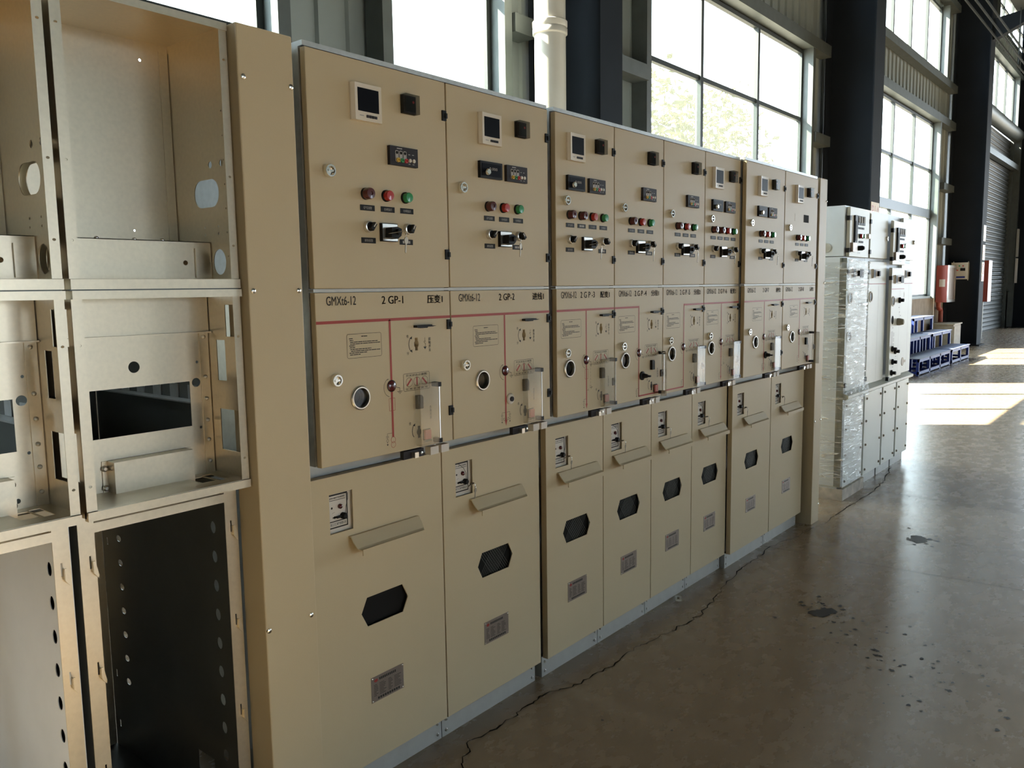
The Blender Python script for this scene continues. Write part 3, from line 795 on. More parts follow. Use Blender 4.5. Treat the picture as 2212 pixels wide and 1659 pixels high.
        if n in (1, 8):
            for zz in (1.141, 1.126): m.line(circ(vx2, zz, 0.0095, 18), 0.0012, closed=True)
        else: m.flat([(vx2 - 0.007, 1.130), (vx2, 1.108), (vx2 + 0.007, 1.130)])
    if n in (1, 3, 6, 8): m.line(rect(vx2 - 0.012, vx2 + 0.012, 1.233, 1.272), 0.0012, closed=True)
    ob('mimic_diagram', m.mesh('mimic', 'print_red', fix=False), root, (0, -P, 0))
    # black prints, one part for each symbol
    def pr(name, m): ob(name, m.mesh(name, 'print_black', fix=False), root, (0, -P, 0))
    m = MB()
    m.line(rrect(0.110 + ox * 1.06, 0.243 + ox, 1.407, 1.478, 0.006), 0.0011, closed=True)
    ix = 0.110 + ox * 1.06
    rr = random.Random(n)
    for i, (a, b) in enumerate(((.055, .078), (.008, .022), (.010, .024), (.012, .118), (.012, .128), (.008, .030), (.010, .030), (.012, .092), (.014, .128), (.008, .075), (.010, .050))):
        z = 1.470 - i * 0.0053; x = a
        while x < b:
            l = min(b - x, rr.uniform(.006, .02)); m.bar((ix + x, z), (ix + x + l, z), 0.0024); x += l + .0012
    pr('printed_instructions', m)
    m = MB(); curved_arrow(m, kx - 0.034, 1.433, 0.030, 0.020, 0.0024); pr('turning_arrow', m)
    m = MB(); curved_arrow(m, kx - 0.030, 1.155, 0.030, 0.019, 0.0026, double=False); pr('turning_arrow', m)
    ex = kx + 0.037
    m = MB()
    m.bar((ex, 1.452), (ex, 1.440), .0012).bar((ex - .005, 1.440), (ex + .004, 1.440), .0012).bar((ex - .005, 1.438), (ex + .003, 1.432), .0012).bar((ex + .003, 1.432), (ex, 1.424), .0012)
    m.flat([(ex - .007, 1.423), (ex + .007, 1.423), (ex, 1.414)]); pr('earthing_switch_symbol', m)
    m = MB()
    m.line([(bx_ + .018, 1.3055), (bx_ + .026, 1.302), (bx_ + .034, 1.301), (bx_ + .034, 1.290)], .0016); ground_sym(m, bx_ + .034, 1.290); pr('earth_symbol', m)
    m = MB()
    a0 = [(bx_ - .005 + .027 * cos(a), 1.306 + .029 * sin(a)) for a in (pi * .62 + pi * .82 * i / 12 for i in range(13))]
    m.line(a0, 0.0013); m.line([(a0[0][0] - .003, a0[0][1] - .005), a0[0], (a0[0][0] + .004, a0[0][1] - .002)], .0013); pr('turning_arrow', m)
    def capsym(x, z, lead):
        m = MB(); m.line(lead, .001)
        m.bar((x - .006, z), (x + .006, z), .001).bar((x - .006, z - .004), (x + .006, z - .004), .001)
        m.line(circ(x, z - .014, .0045, 10), .001, closed=True).bar((x, z - .004), (x, z - .009), .001).bar((x, z - .019), (x, z - .026), .001)
        m.flat([(x - .004, z - .025), (x + .004, z - .025), (x, z - .030)]); pr('capacitor_symbol', m)
    if n in (1, 8): capsym(vx2 - .024, 1.155, [(vx2 - .004, 1.163), (vx2 - .024, 1.163), (vx2 - .024, 1.155)])
    elif n in (2, 7):
        for q in (-1, 1):
            capsym(vx2 + q * .022, 1.150, [(vx2 + q * .004, 1.158), (vx2 + q * .022, 1.158), (vx2 + q * .022, 1.150)])
            m = MB().line(circ(vx2 + q * .011, 1.134, .0045, 8), .001, closed=True); pr('transformer_symbol', m)
    else: capsym(vx2 - .020, 1.143, [(vx2 - .004, 1.150), (vx2 - .020, 1.150), (vx2 - .020, 1.143)])
    if n in (3, 6):
        m = MB(); x = vx2 + .030; z = 1.290
        while z > 1.21: m.bar((x, z), (x, z - .010), .001); z -= .014
        m.line([(vx2 + .022, 1.203), (x + .004, 1.203), (x + .004, 1.196)], .001); ground_sym(m, x + .004, 1.196)
        m.bar((vx2, 1.186), (vx2 + .014, 1.186), .001).bar((vx2 + .014, 1.191), (vx2 + .014, 1.181), .001); pr('linkage_symbol', m)
    sx0, sx1 = 0.330 + ox, 0.444 + ox
    m = MB().line(rrect(sx0, sx1, 1.287, 1.342, 0.004), 0.0011, closed=True); pr('legend_frame', m)
    for i in range(3): m = MB().line(circ(sx0 + .024 + i * .034, 1.314, .0145, 18), .0011, closed=True); pr('legend_circle', m)
    m = MB()
    for i, a in enumerate((.8, pi / 2, 2.35)):
        c = (sx0 + .024 + i * .034, 1.314); m.bar((c[0] - .0135 * cos(a), c[1] - .0135 * sin(a)), (c[0] + .0135 * cos(a), c[1] + .0135 * sin(a)), .0058)
    ob('switch_state_marks', m.mesh('marks', 'print_red', fix=False), root, (0, -P, 0))
    def letter(txt, x, z, ww, hh, b=0.0, fat=0.0): ob('lettering', text(txt, ww, hh, 'print_black', b, fat), root, (x, -P * 1.3, z))
    if wide:
        letter('GMXt6-12', 0.041, 1.563, 0.108, 0.026, 0.0, 0.0003); letter('2 GP-%d' % n, 0.250, 1.563, 0.088, 0.024, 0.0, 0.0005); letter(name3, 0.444, 1.561, 0.070, 0.027, 0.008, 0.0008)
    else:
        letter('GMXt6-12', 0.032, 1.563, 0.105, 0.026, 0.0, 0.0003); letter('2 G P -%d' % n, 0.165, 1.563, 0.103, 0.024, 0.0, 0.0005); letter(name3, 0.310, 1.561, 0.070, 0.027, 0.008, 0.0008)
    letter('接\n地\n开\n关', ex + .016, 1.405, .010, .047, 0.01)
    letter('合', kx - .044, 1.455, .010, .010, 0.012); letter('分', kx - .044, 1.401, .010, .010, 0.012)
    letter('合', kx - .044, 1.177, .010, .010, 0.012)
    letter('开关状态示意图', sx0 + .010, 1.3315, .092, .0075, 0.01)
    letter('分 闸 合 闸 接 地', sx0 + .008, 1.2895, .096, .0065, 0.01)
    letter('负\n荷\n开\n关', kx + .050, 1.185, .009, .045, 0.01)
    letter('分闸按钮', kx + .018, 1.110, .040, .008, 0.01)
    # earthing-switch flap, load switch, push button
    fx = 0.380 + ox
    ob('slot_flap', MB().prism([(fx, 1.493), (fx + .068, 1.493), (fx + .068, 1.4905), (fx + .088, 1.4885), (fx + .068, 1.4865), (fx + .050, 1.4865), (fx + .046, 1.4835), (fx + .020, 1.4835), (fx + .016, 1.4855), (fx, 1.4855)], -0.016, 0.0).mesh('flap', 'black_plastic'), root)
    sw = ob('load_switch_dial', MB().prism([(kx - .012, 1.226), (kx + .012, 1.226), (kx + .012, 1.262), (kx + .006, 1.270), (kx - .012, 1.270)], -0.012, 0).mesh('dial', 'black_plastic'), root)
    ob('handle_slot', MB().flat(keyslot(kx, 1.150), -P).mesh('slot', 'print_black', fix=False), root)
    ob('push_button', MB().box(kx + .020, kx + .046, -0.010, 0, 1.122, 1.152).mesh('pb', 'pink_button'), root)
    ob('button_frame', MB().box(kx + .017, kx + .049, -0.003, 0, 1.119, 1.155).mesh('pbf', 'dark_grey'), root)  # dark grey frame round the push button
    # acrylic cover on a pin hinge
    ang = {4: 0.60, 8: 0.75}.get(n, 0.04)
    cw, ch = 0.088, 0.198
    hx, hz = kx + .066, 1.108
    def cov():
        m = MB().box(-cw, 0, -0.026, -0.0235, 0, ch).box(-cw, -cw + .0025, -0.0235, -0.002, 0, ch)
        m.box(-cw, 0, -0.0235, -0.004, 0, 0.0025).box(-cw, 0, -0.0235, -0.004, ch - .0025, ch)
        return m.mesh('cover', 'acrylic')
    cv = ob('acrylic_cover', memo('cov', cov), root, (hx, -0.004, hz), (0, 0, ang))
    ob('hinge_pin', memo('pin', lambda: MB().lathe([(0.0022, 0.012), (0.0022, ch - .012)], (0.004, -0.022, 0), n=8, axis='z').mesh('pin', 'bright_steel')), cv)
    for z in (0.004, ch - .010): ob('hinge_knuckle', memo('kn', lambda: MB().box(-0.004, 0.010, -0.027, 0.003, -0.004, 0.010).mesh('kn', 'black_plastic')), cv, (0, 0, z))
    if n in (2, 4, 7):
        b = ob('interlock_knob', MB().lathe([(0.020, 0), (0.020, -0.006), (0.012, -0.009), (0.008, -0.030), (0, -0.031)] if n != 2 else [(0.020, 0), (0.020, -0.005), (0.017, -0.008), (0.0, -0.008)], n=22, cap=False).mesh('ik', 'black_plastic' if n != 2 else 'label_white'), root, (bx_ + .024, 0, 1.205))
        if n == 2: ob('cap', MB().lathe([(0.009, -0.008), (0.009, -0.013), (0, -0.014)], n=16, cap=False).mesh('cap', 'dark_grey'), b)
        else: ob('lever', MB().box(-0.006, 0.006, -0.045, -0.028, -0.004, 0.004).mesh('lv', 'black_plastic'), b)
    # latch in the recess under the middle door
    b = ob('door_latch', MB().box(0.330 + ox, 0.420 + ox, 0.010, 0.026, 1.066, 1.092).mesh('latch', 'dark_grey'), root)
    ob('latch_block', MB().box(0.365 + ox, 0.382 + ox, -0.006, 0.010, 1.068, 1.086).mesh('lb', 'bright_steel'), b)
    ob('latch_bolt', MB().lathe([(0.005, 0.010), (0.005, -0.002), (0, -0.003)], (0.400 + ox, 0, 1.08), n=10, cap=False).mesh('lb', 'bright_steel'), b)
    for i in range(2): ob('spacer_block', MB().box(w - .105 + i * .050, w - .068 + i * .050, 0.004, 0.03, 1.064, 1.090).mesh('sp', 'label_white'), root)

    # lower door
    px, hxo = (0.0, 0.0) if wide else (-0.001, -0.061)
    lo = [rect(0.0, 0.0, 0, 0)]
    op = rect(0.069 + px, 0.157 + px, 0.876, 0.998)
    hx0, hx1 = 0.177 + hxo, 0.376 + hxo
    hexa = [(hx0, 0.592), (hx0 + .024, 0.545), (hx1 - .024, 0.545), (hx1, 0.592), (hx1 - .024, 0.639), (hx0 + .024, 0.639)]
    d = ob('lower_door', plate(rect(g, w - g, *LOWER), [op, hexa], 0.004, 'cream_paint', 'xz', YL, 0.0015), root)
    z0d, z1d = LOWER
    ob('edge_return', MB().box(g, g + .003, YL + .003, YL + .026, z0d, z1d).box(w - g - .003, w - g, YL + .003, YL + .026, z0d, z1d).box(g + .003, w - g - .003, YL + .003, YL + .026, z0d, z0d + .003).box(g + .003, w - g - .003, YL + .003, YL + .026, z1d - .003, z1d).mesh('er', 'cream_paint'), d)
    ob('handle', memo(('handle', wide), lambda: handle_mesh(0.290 if wide else 0.285)), d, ((0.137 if wide else 0.074), YL, 0.852))
    gr = ob('ventilation_window', MB().box(hx0 - .01, hx1 + .01, YL + .016, YL + .018, .535, .65).mesh('vent', 'interior_shade'), root)  # dark plate stands in for the unlit inside behind the hexagon
    m = MB()
    if n != 1:
        for i in range(-6, 26):
            for s in (-1, 1):
                xa = hx0 + i * 0.012
                p, q = (xa, 0.543), (xa + s * 0.075, 0.641)
                # clip to the opening
                def inside(x): return hx0 + .006 < x < hx1 - .006
                if inside(p[0]) and inside(q[0]): m.line([p, q], 0.0009)
        ob('wire_mesh', m.mesh('mesh', 'dark_shaded_steel', fix=False), gr, (0, YL + .0060, 0))
    lp = ob('lock_panel', MB().box(0.064 + px, 0.176 + px, YL + .0125, YL + .014, 0.868, 1.003).mesh('lkp', 'label_white'), root)
    m = MB(); z0_, z1_ = .888, .994; xa, xb = .0705 + px, .1465 + px
    for a, b, c, e in ((xa, xb, z1_ - .005, z1_), (xa, xb, z0_, z0_ + .004), (xa, xa + .004, z0_, z1_), (xb - .004, xb, z0_, z1_), (xa, xb, z0_ + .020, z0_ + .023)): m.flat(rect(a, b, c, e))
    m.bar((xa + .008, .975), (xb - .008, .975), .0015).flat(circ(xa + .016, .952, .0035, 12)).flat(rect(xa + .018, xa + .032, .9195, .9235)).flat(circ(xa + .026, .9215, .0042, 12))
    m.line([(xa + .016, .934), (xa + .020, .937), (xa + .027, .938)], .0006)
    ob('panel_print', m.mesh('pp', 'print_black', fix=False), lp, (0, YL + .0120, 0))
    ob('lettering', text('DSN-AMY户内电磁锁', .058, .0065, 'print_black', .01), lp, (xa + .008, YL + .0118, .979))
    ob('lettering', text('浙江三汇电气有限公司', .060, .009, 'print_black', .012), lp, (xa + .008, YL + .0118, .896))
    ob('indicator', MB().lathe([(.0075, 0), (.0075, -.006), (.005, -.009), (0, -.010)], (xa + .046, YL + .0125, .953), n=16, cap=False).mesh('ind', 'lens_dark_red'), lp)
    ob('lock_cap', MB().lathe([(.010, 0), (.010, -.012), (.007, -.016), (0, -.016)], (xa + .056, YL + .0125, .922), n=16, cap=False).box(xa + .030, xa + .05, YL + .004, YL + .012, .919, .925).mesh('cap', 'black_plastic'), lp)
    cz = ob('cap_cord', MB().tube([(xa + .056, YL + .000, .930), (xa + .058, YL - .004, .955), (xa + .066, YL - .002, .975), (xa + .072, YL + .004, .992)] if n % 2 else [(xa + .054, YL + .000, .930), (xa + .050, YL - .002, .955), (xa + .038, YL - .002, .975), (xa + .018, YL + .004, .992)], .0008, 6).mesh('cord', 'black_plastic'), lp)
    # name plate
    nx = 0.204 if wide else 0.146
    b = ob('nameplate', MB().box(nx, nx + .140, YL - .0012, YL, 0.285, 0.370).mesh('np', 'nameplate_metal'), root)
    for xx in (nx + .005, nx + .135):
        for zz in (0.290, 0.365): ob('rivet', memo('rivet', lambda: MB().lathe([(.0032, 0), (.0025, -.0022), (0, -.003)], n=10, cap=False).mesh('rv', 'chrome')), b, (xx, YL - .001, zz))
    m = MB()
    rr = random.Random(40 + n)
    for i in range(8):
        z = 0.342 - i * 0.0052
        for c0, c1 in ((.010, .030), (.034, .066), (.072, .094), (.098, .130)):
            m.bar((nx + c0, z), (nx + c0 + (c1 - c0) * rr.uniform(.5, 1), z), .0016)
    ob('printed_table', m.mesh('tb', 'print_black', fix=False), b, (0, YL - .0016, 0))
    for nm, x, z, q, st_, hh in (('title_print', .034, .3575, 10, .0074, .0042), ('maker_print', .026, .2945, 10, .0098, .0038)):
        m = MB()
        for i in range(q): m.flat(rect(nx + x + i * st_, nx + x + i * st_ + st_ * .72, z - hh, z + hh))
        ob(nm, m.mesh(nm, 'print_black', fix=False), b, (0, YL - .0016, 0))
    ob('emblem', MB().flat(circ(nx + .020, 0.356, .008, 14, .0055)).mesh('em', 'print_red', fix=False), b, (0, YL - .0016, 0))
    # keys left in the lower lock
    if n not in (1,):
        keyring((x0 + .132 + px, y0 + YL - .016, .920), 'keys in the lower lock panel of cabinet 2GP-%d' % n, 'keys in lower lock panels', 0.5 + .4 * sin(n), True)
    return root

X3 = 1.1368; X7 = 2.8228
cabinet(1, 0.0, 0.0, True, '压变1', ('meter', 'volt'), 'beside the tall plain side panel')
cabinet(2, 0.551, 0.0, True, '进线1', ('meter', 'relay', 'volt'), 'with a white meter and three lamps')
cabinet(3, X3, -0.006, False, '配变1', ('meter', 'relay', 'volt', 'lamp4'), 'narrow with four lamps')
cabinet(4, X3 + .42, -0.006, False, '分段1', ('volt',), 'with its clear switch cover swung open')
cabinet(5, X3 + .84, -0.006, False, '分段2', ('volt',), 'narrow, without a white meter')
cabinet(6, X3 + 1.26, -0.006, False, '配变2', ('meter', 'relay', 'volt', 'lamp4'), 'narrow with four lamps')
cabinet(7, X7, -0.034, True, '进线2', ('meter', 'relay', 'volt'), 'with a white meter and three lamps')
cabinet(8, X7 + .5541, -0.034, True, '压变2', ('meter', 'hole'), 'with an empty black instrument opening')

# side panels closing the row
SCREW = lambda: MB().lathe([(.0075, 0), (.0068, -.003), (.003, -.0048), (0, -.005)], n=14, cap=False).mesh('screw', 'chrome')
t = thing('side_panel', (-0.122, 0, 0), 'tall blank cream side panel between bare frames and cabinet 2GP-1', 'panel')
ob('face', bevbox('sp1', -0.085, 0.085, 0, 0.10, 0, 2.28, .004, 'cream_paint'), t)
for x, z in ((-.070, 2.149), (.074, 2.148), (-.072, 1.608), (.070, 1.607), (-.076, 0.683), (.064, 0.683), (-.07, .12), (.07, .12)): ob('screw', memo('screw', SCREW), t, (x, 0, z))
t = thing('side_panel', (4.033, -0.034, 0), 'tall blank cream side panel next to cabinet 2GP-8 by the wrapped cabinet', 'panel')
ob('face', bevbox('sp2', -0.068, 0.070, 0, 0.80, 0, 2.28, .004, 'cream_paint'), t)
for x, z in ((.058, 2.14), (.058, 1.612), (-.05, .70), (.058, .70), (.058, .12)): ob('screw', memo('screw', SCREW), t, (x, 0, z))

# ------------------------------------------------------------------ bare galvanised cabinet frames
def frame(x0, label, closed):
    t = thing('cabinet_frame', (x0, 0, 0), label, 'cabinet frame', 'bare galvanised cabinet frames')
    w = 0.425; Y = 0.035; YB = 0.095
    G = 'galvanised'
    def B(nm, a, b, c, d, e, f_, m=G, p=None): return ob(nm, MB().box(a, b, c, d, e, f_).mesh(nm, m), p or t)
    r = 0.002
    scr = memo('bolt2', lambda: MB().lathe([(.0055, 0), (.0055, -.003), (.003, -.0055), (0, -.006)], n=10, cap=False).mesh('bolt', 'bright_steel'))
    rivet_x = memo('bolt3', lambda: MB().lathe([(.004, 0), (.004, -.003), (0, -.005)], n=10, axis='x', cap=False).mesh('bolt', 'bright_steel'))
    # front flanges: left and right post of the upper and middle box
    def post(a, b, z0, z1, holes):
        return ob('post', plate(rect(a, b, z0, z1), [circ((a + b) / 2, z, .004, 10, .003) for z in holes], .002, G, 'xz', Y), t)
    for a, b in ((0.0, .024), (w - .022, w)):
        post(a, b, 1.640, 2.262, (2.19, 1.90, 1.725))
        post(a, b, 1.105, 1.594, (1.49, 1.165))
    # upper box
    cut = [rrect(.105, .225, 1.832, 1.905, .034, 6), circ(.118, 1.686, .030, 24, .034), circ(.140, 1.942, .009, 12), circ(.087, 1.942, .009, 12)] + [circ(y, z, .003, 8) for y in (.182, .116) for z in (1.78, 1.76)] + [circ(.075, 1.70 + i * .062, .0025, 8) for i in range(7)]
    for s, x in ((0, r), (1, w)):
        if s == 0 and not closed: continue
        ob('side_panel', plate(rect(Y + .003, .326, 1.640, 2.278), cut, .002, G, 'yz', x), t)
    ob('back_panel', plate(rect(.0, w, 1.640, 2.28), [circ(.345, 2.228, .004, 10), circ(.30, 1.775, .003, 10), circ(.405, 1.813, .0035, 10), circ(.405, 1.788, .0035, 10)], .002, G, 'xz', .325), t)
    B('corner_flange', w - .028, w - .004, .3215, .3245, 1.74, 2.26)
    B('top_panel', 0, w, Y, .327, 2.277, 2.280)
    B('front_lip', 0, w, Y - .004, Y + .002, 2.262, 2.280)
    ob('lower_panel', plate(rect(.026, w - .004, 1.642, 1.740), [circ(.347, 1.684, .0065, 14)], .002, G, 'xz', .157), t)
    B('ledge', .026, w - .004, .157, .322, 1.738, 1.740)
    B('bracket', w - .052, w - .030, .150, .156, 1.645, 1.722)
    for x in (.085, .14, .235, .31): ob('screw', scr, t, (x, .20, 1.7415), (radians(-90), 0, 0))
    B('bottom_rail', 0, w, Y - .006, Y + .05, 1.616, 1.639)
    # middle box
    B('gap_light_stop', .001, w - .001, Y + .004, Y + .05, 1.6125, 1.6165, 'dark_shaded_steel')  # added dark backing, keeps sunlight from leaking between the rails
    B('top_rail', 0, w, Y - .010, Y + .05, 1.594, 1.613)
    cut = [rect(.062, .108, 1.487, 1.572), rect(.116, .158, 1.366, 1.477), rect(.060, .156, 1.174, 1.288)]
    for s, x in ((0, r), (1, w)):
        if s == 0 and not closed: continue
        sp = ob('side_panel', plate(rect(Y + .003, .90, 1.09, 1.594), cut, .002, G, 'yz', x), t)
    B('upper_strip', .0, w - .004, .190, .192, 1.500, 1.594)
    B('strip_lip', .0, w - .004, .176, .192, 1.496, 1.500)
    ob('back_panel', plate(rect(0, w, 1.105, 1.497), [circ(.212, 1.417, .015, 20), rect(.096, .362, 1.243, 1.366), circ(.381, 1.361, .0125, 18), circ(.387, 1.417, .004, 10), circ(.388, 1.236, .004, 10), circ(.356, 1.126, .006, 12)], .002, G, 'xz', .200), t)
    B('corner_flange', w - .030, w - .004, .196, .1995, 1.105, 1.594)
    for z in (1.53, 1.485, 1.375, 1.315, 1.255, 1.20, 1.14): ob('screw', scr, t, (w - .018, .196, z))
    bx = ob('cover_box', MB().box(.125, .338, .158, .199, 1.098, 1.186).box(.112, .352, .196, .199, 1.098, 1.186).mesh('cover', G), t)
    for x in (.117, .344):
        for z in (1.118, 1.168): ob('screw', memo('bolt4', lambda: MB().lathe([(.008, 0), (.008, -.004), (.004, -.008), (0, -.008)], n=12, cap=False).mesh('bolt', 'bright_steel')), bx, (x, .196, z))
    ob('floor_panel', plate(rect(.0, w, Y, .20), [rect(.32, .36, .09, .16), rect(.365, .39, .08, .17)], .002, G, 'xy', 1.107), t)
    B('bottom_rail', 0, w, Y - .006, Y + .012, 1.085, 1.106)
    # tank seen through the panel opening
    B('tank_floor', .01, w - .004, .205, .90, 1.09, 1.094, 'dark_shaded_steel')
    B('tank_back', .01, w - .01, .895, .90, 1.09, 1.594, 'dark_shaded_steel')
    B('tank_side', w - .008, w - .003, .205, .895, 1.094, 1.594, 'dark_shaded_steel')
    ab = B('angle_bar', w - .045, w - .008, .23, .88, 1.300, 1.304, 'galvanised_cool')
    for i in range(6): B('bracket', w - .012, w - .009, .26 + i * .10, .305 + i * .10, 1.305, 1.345, 'galvanised_cool', ab)
    # lower compartment
    def lpost(a, b, hx):
        slots = [rect(hx - .0025, hx + .0015, z - .004, z + .028) for z in (.958, .693, .43, .17)]
        p = ob('post', plate(rect(a, b, 0, 1.085), slots, .002, G, 'xz', YB), t)
        for z in (.958, .693, .43, .17):
            ob('hook', MB().prism([(hx + .001, z + .016), (hx + .006, z + .016), (hx + .013, z - .020), (hx + .011, z - .026), (hx + .001, z - .012)], YB - .012, YB - .009).box(hx, hx + .003, YB - .010, YB, z - .01, z + .014).mesh('hook', G), p)
    lpost(0.0, .038, .025); lpost(w - .043, w - .006, w - .026)
    B('cross_rail', .038, w - .043, YB, YB + .03, 1.040, 1.063)
    B('rear_strip', .038, w - .008, YB + .06, YB + .062, 1.035, 1.085)
    holes = [circ(.816, .797 - i * .0835, .016, 14, .011) for i in range(7)] + [circ(.225, .939 - i * .0865, .014, 14, .018) for i in range(10)] + [rect(.897, .905, z - .012, z + .012) for z in (.773, .303, .119)] + [rect(.29, .383, .10, .21)]
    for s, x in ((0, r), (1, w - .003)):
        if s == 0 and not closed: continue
        ob('side_panel', plate(rect(YB + .004, .935, 0.0, 1.085), holes, .002, 'dark_shaded_steel' if closed else 'daylit_steel', 'yz', x), t)  # same panel: dark copy holds the closed frame's shade, pale copy the daylight
    B('rear_post', w - .05, w - .006, .935, .938, 0, 1.085)
    B('rear_post', 0, .044, .935, .938, 0, 1.085)
    if closed: B('back_panel', .044, w - .05, .936, .938, .05, 1.085, 'dark_shaded_steel')
    B('floor_panel', .004, w - .006, YB + .004, .935, .03, .034, 'dark_shaded_steel')
    for z in (.965, .895, .64, .57, .14): ob('bolt', rivet_x, t, (w - .006, .135, z))
    return t
frame(-0.636, 'bare galvanised cabinet frame without doors, beside the cream side panel', True)
frame(-1.075, 'bare galvanised cabinet frame without doors, beyond the other bare frame', False)

# ------------------------------------------------------------------ second group of cabinets (behind the row)
def g2(x0, w, instr, label, ledge=True):
    t = thing('switchgear_cabinet', (x0, 0.02, 0), label, 'cabinet', 'older switchgear cabinets past the row')
    PNT = 'white_paint'
    dz = -0.045 if instr and x0 > 5 else 0.0; fy = -0.035 if instr and x0 > 5 else 0.0
    ob('carcass', MB().box(0, w, .03, .82, .80, 1.80).box(0, w, .03, .82, .10, .80).mesh('c', 'daylit_steel'), t)
    ob('instrument_box', MB().box(0, w, .03, .45, 1.805, 2.165).mesh('ib', 'daylit_steel'), t)
    d = ob('upper_door', bevbox(('g2u', w, dz), .03, w - .005, fy, fy + .025, 1.80 + dz, 2.155 + dz, .003, PNT), t)
    BL = lambda: MB().box(-.016, .016, -.012, .012, -.016, .016).mesh('h', 'black_plastic')
    for z in (2.075, 1.845): ob('hinge', memo('g2h', BL), d, (.020, fy + .005, z + dz))
    ob('door_lock', memo('lock', lock_mesh), d, (w - .035, fy, 1.96 + dz))
    if instr:
        b = ob('level_gauge', MB().box(.115, .175, fy - .012, fy, 1.90 + dz, 2.10 + dz).mesh('lg', 'black_plastic'), t)
        ob('glass', MB().box(.125, .165, fy - .014, fy - .012, 1.915 + dz, 2.06 + dz).mesh('lgg', 'dark_grey'), b)
        for i in range(3):
            b = ob('indicator_window', MB().box(.20 + i * .058, .25 + i * .058, fy - .008, fy, 2.035 + dz, 2.10 + dz).mesh('iw', 'black_plastic'), t)
            ob('face', MB().box(.206 + i * .058, .240 + i * .058, fy - .010, fy - .008, 2.052 + dz, 2.094 + dz).mesh('iwf', 'print_grey'), b)
            ob('label_plate', MB().box(.198 + i * .058, .248 + i * .058, fy - .002, fy, 2.005 + dz, 2.020 + dz).mesh('lp', 'dark_grey'), t)
        for i, c in enumerate(('lens_red', 'lens_green')):
            b = ob('indicator_lamp', memo('lbz', lamp_bezel), t, (.262 + i * .062, fy, 1.955 + dz))
            ob('lens', memo(('lens', c, False), lambda: lamp_lens(c)), b)
            ob('label_plate', MB().box(.240 + i * .06, .290 + i * .06, fy - .002, fy, 1.905 + dz, 1.92 + dz).mesh('lp', 'dark_grey'), t)
        b = ob('transfer_switch', MB().box(.05, .15, fy - .02, fy, 1.835 + dz, 1.90 + dz).mesh('ts', 'nameplate_metal'), t)
        ob('knob', memo('g2k', lambda: MB().lathe([(.018, 0), (.018, -.03), (.010, -.045), (0, -.045)], n=16, cap=False).mesh('k', 'black_plastic')), b, (.24, fy, 1.865 + dz))
        ob('lettering', text('分 合', .06, .012, 'print_black'), b, (.22, fy - .001, 1.825 + dz))
    d = ob('middle_door', bevbox(('g2m', w, dz), .03, w - .005, fy, fy + .025, .815, 1.775 + dz, .003, PNT), t)
    for z in (1.69, .86): ob('hinge', memo('g2h', BL), d, (.020, fy + .005, z + dz))
    b = ob('instrument_panel', MB().box(.10, .26 if not instr else .36, fy - .012, fy, 1.645 + dz, 1.715 + dz).mesh('ip', 'label_white'), t)
    ob('face', MB().box(.105, .155, fy - .014, fy - .012, 1.65 + dz, 1.71 + dz).mesh('ipf', 'black_plastic'), b)
    ob('knob', MB().box(.20, .235, fy - .03, fy - .012, 1.66 + dz, 1.70 + dz).mesh('ipf', 'black_plastic'), b)
    if instr: ob('screen', MB().box(.265, .345, fy - .014, fy - .012, 1.65 + dz, 1.71 + dz).mesh('ips', 'dark_grey'), b)
    m = MB().bar((.03, 1.60 + dz), (w - .005, 1.60 + dz), .006)
    ob('red_line', m.mesh('rl', 'print_red', fix=False), t, (0, fy - P, 0))
    ob('grey_line', MB().bar((.29, 1.59 + dz), (.29, .83), .003).mesh('gl', 'print_grey', fix=False), t, (0, fy - P, 0))
    def eye(z):
        v = ob('viewing_window', memo('g2e', lambda: MB().lathe([(.042, 0), (.042, -.006), (.034, -.006), (.030, .0), ], n=24, cap=False).mesh('e', 'label_white')), t, (.085, fy, z))
        ob('glass', memo('g2g', lambda: MB().lathe([(.032, -.002), (.0, -.003)], n=24, cap=False).mesh('e', 'screen_glass')), v)
    eye(1.50 + dz)
    if instr and x0 < 5: eye(1.22)
    elif instr:
        ob('round_opening', MB().flat(circ(.09, 1.30, .036, 20)).mesh('ro', 'matt_black', fix=False), t, (0, fy - P, 0))
        kn = memo('g2kn', lambda: MB().lathe([(.024, 0), (.024, -.012), (.014, -.016), (.014, -.04), (0, -.042)], n=16, cap=False).mesh('k', 'black_plastic'))
        kc = memo('g2kc', lambda: MB().lathe([(.03, 0), (.03, -.02), (.022, -.05), (0, -.055)], n=16, cap=False).mesh('k', 'rust_box'))
        for x, z, q in ((.27, 1.46, kn), (.24, 1.28, kc), (.10, 1.06, kn), (.19, 1.035, kn), (.12, .95, kn), (.10, .86, kn)): ob('switch_knob', q, t, (x, fy, z))
        ob('cover_disc', MB().lathe([(.036, 0), (.036, -.004)], (.20, fy - .06, .95), n=20).box(.236, .29, fy - .064, fy - .06, .94, .96).mesh('cd', 'tan_tag'), t)
        m = MB()
        for i in range(12): m.bar((.06, 1.20 - i * .011), (.06 + (.10 if i % 4 else .06), 1.20 - i * .011), .004)
        ob('printed_text', m.mesh('pt', 'print_grey', fix=False), t, (0, fy - P, 0))
        for x, z in ((.09, 1.43), (.28, 1.36), (.31, 1.33), (.09, 1.235), (.26, 1.40), (.21, .99), (.13, .905), (.10, .83)): ob('printed_label', memo('g2pl', lambda: MB().bar((0, 0), (.03, 0), .006).mesh('pl', 'print_grey', fix=False)), t, (x, fy - P, z))
    ob('ledge', MB().prism([(-.02, .755), (-.035, .765), (-.035, .785), (.03, .815), (.03, .755)], 0, w, 'yz').mesh('lg', PNT), t)
    ob('lower_door', bevbox(('g2l', w), .03, w - .005, .0, .03, .085, .745, .003, PNT), t)
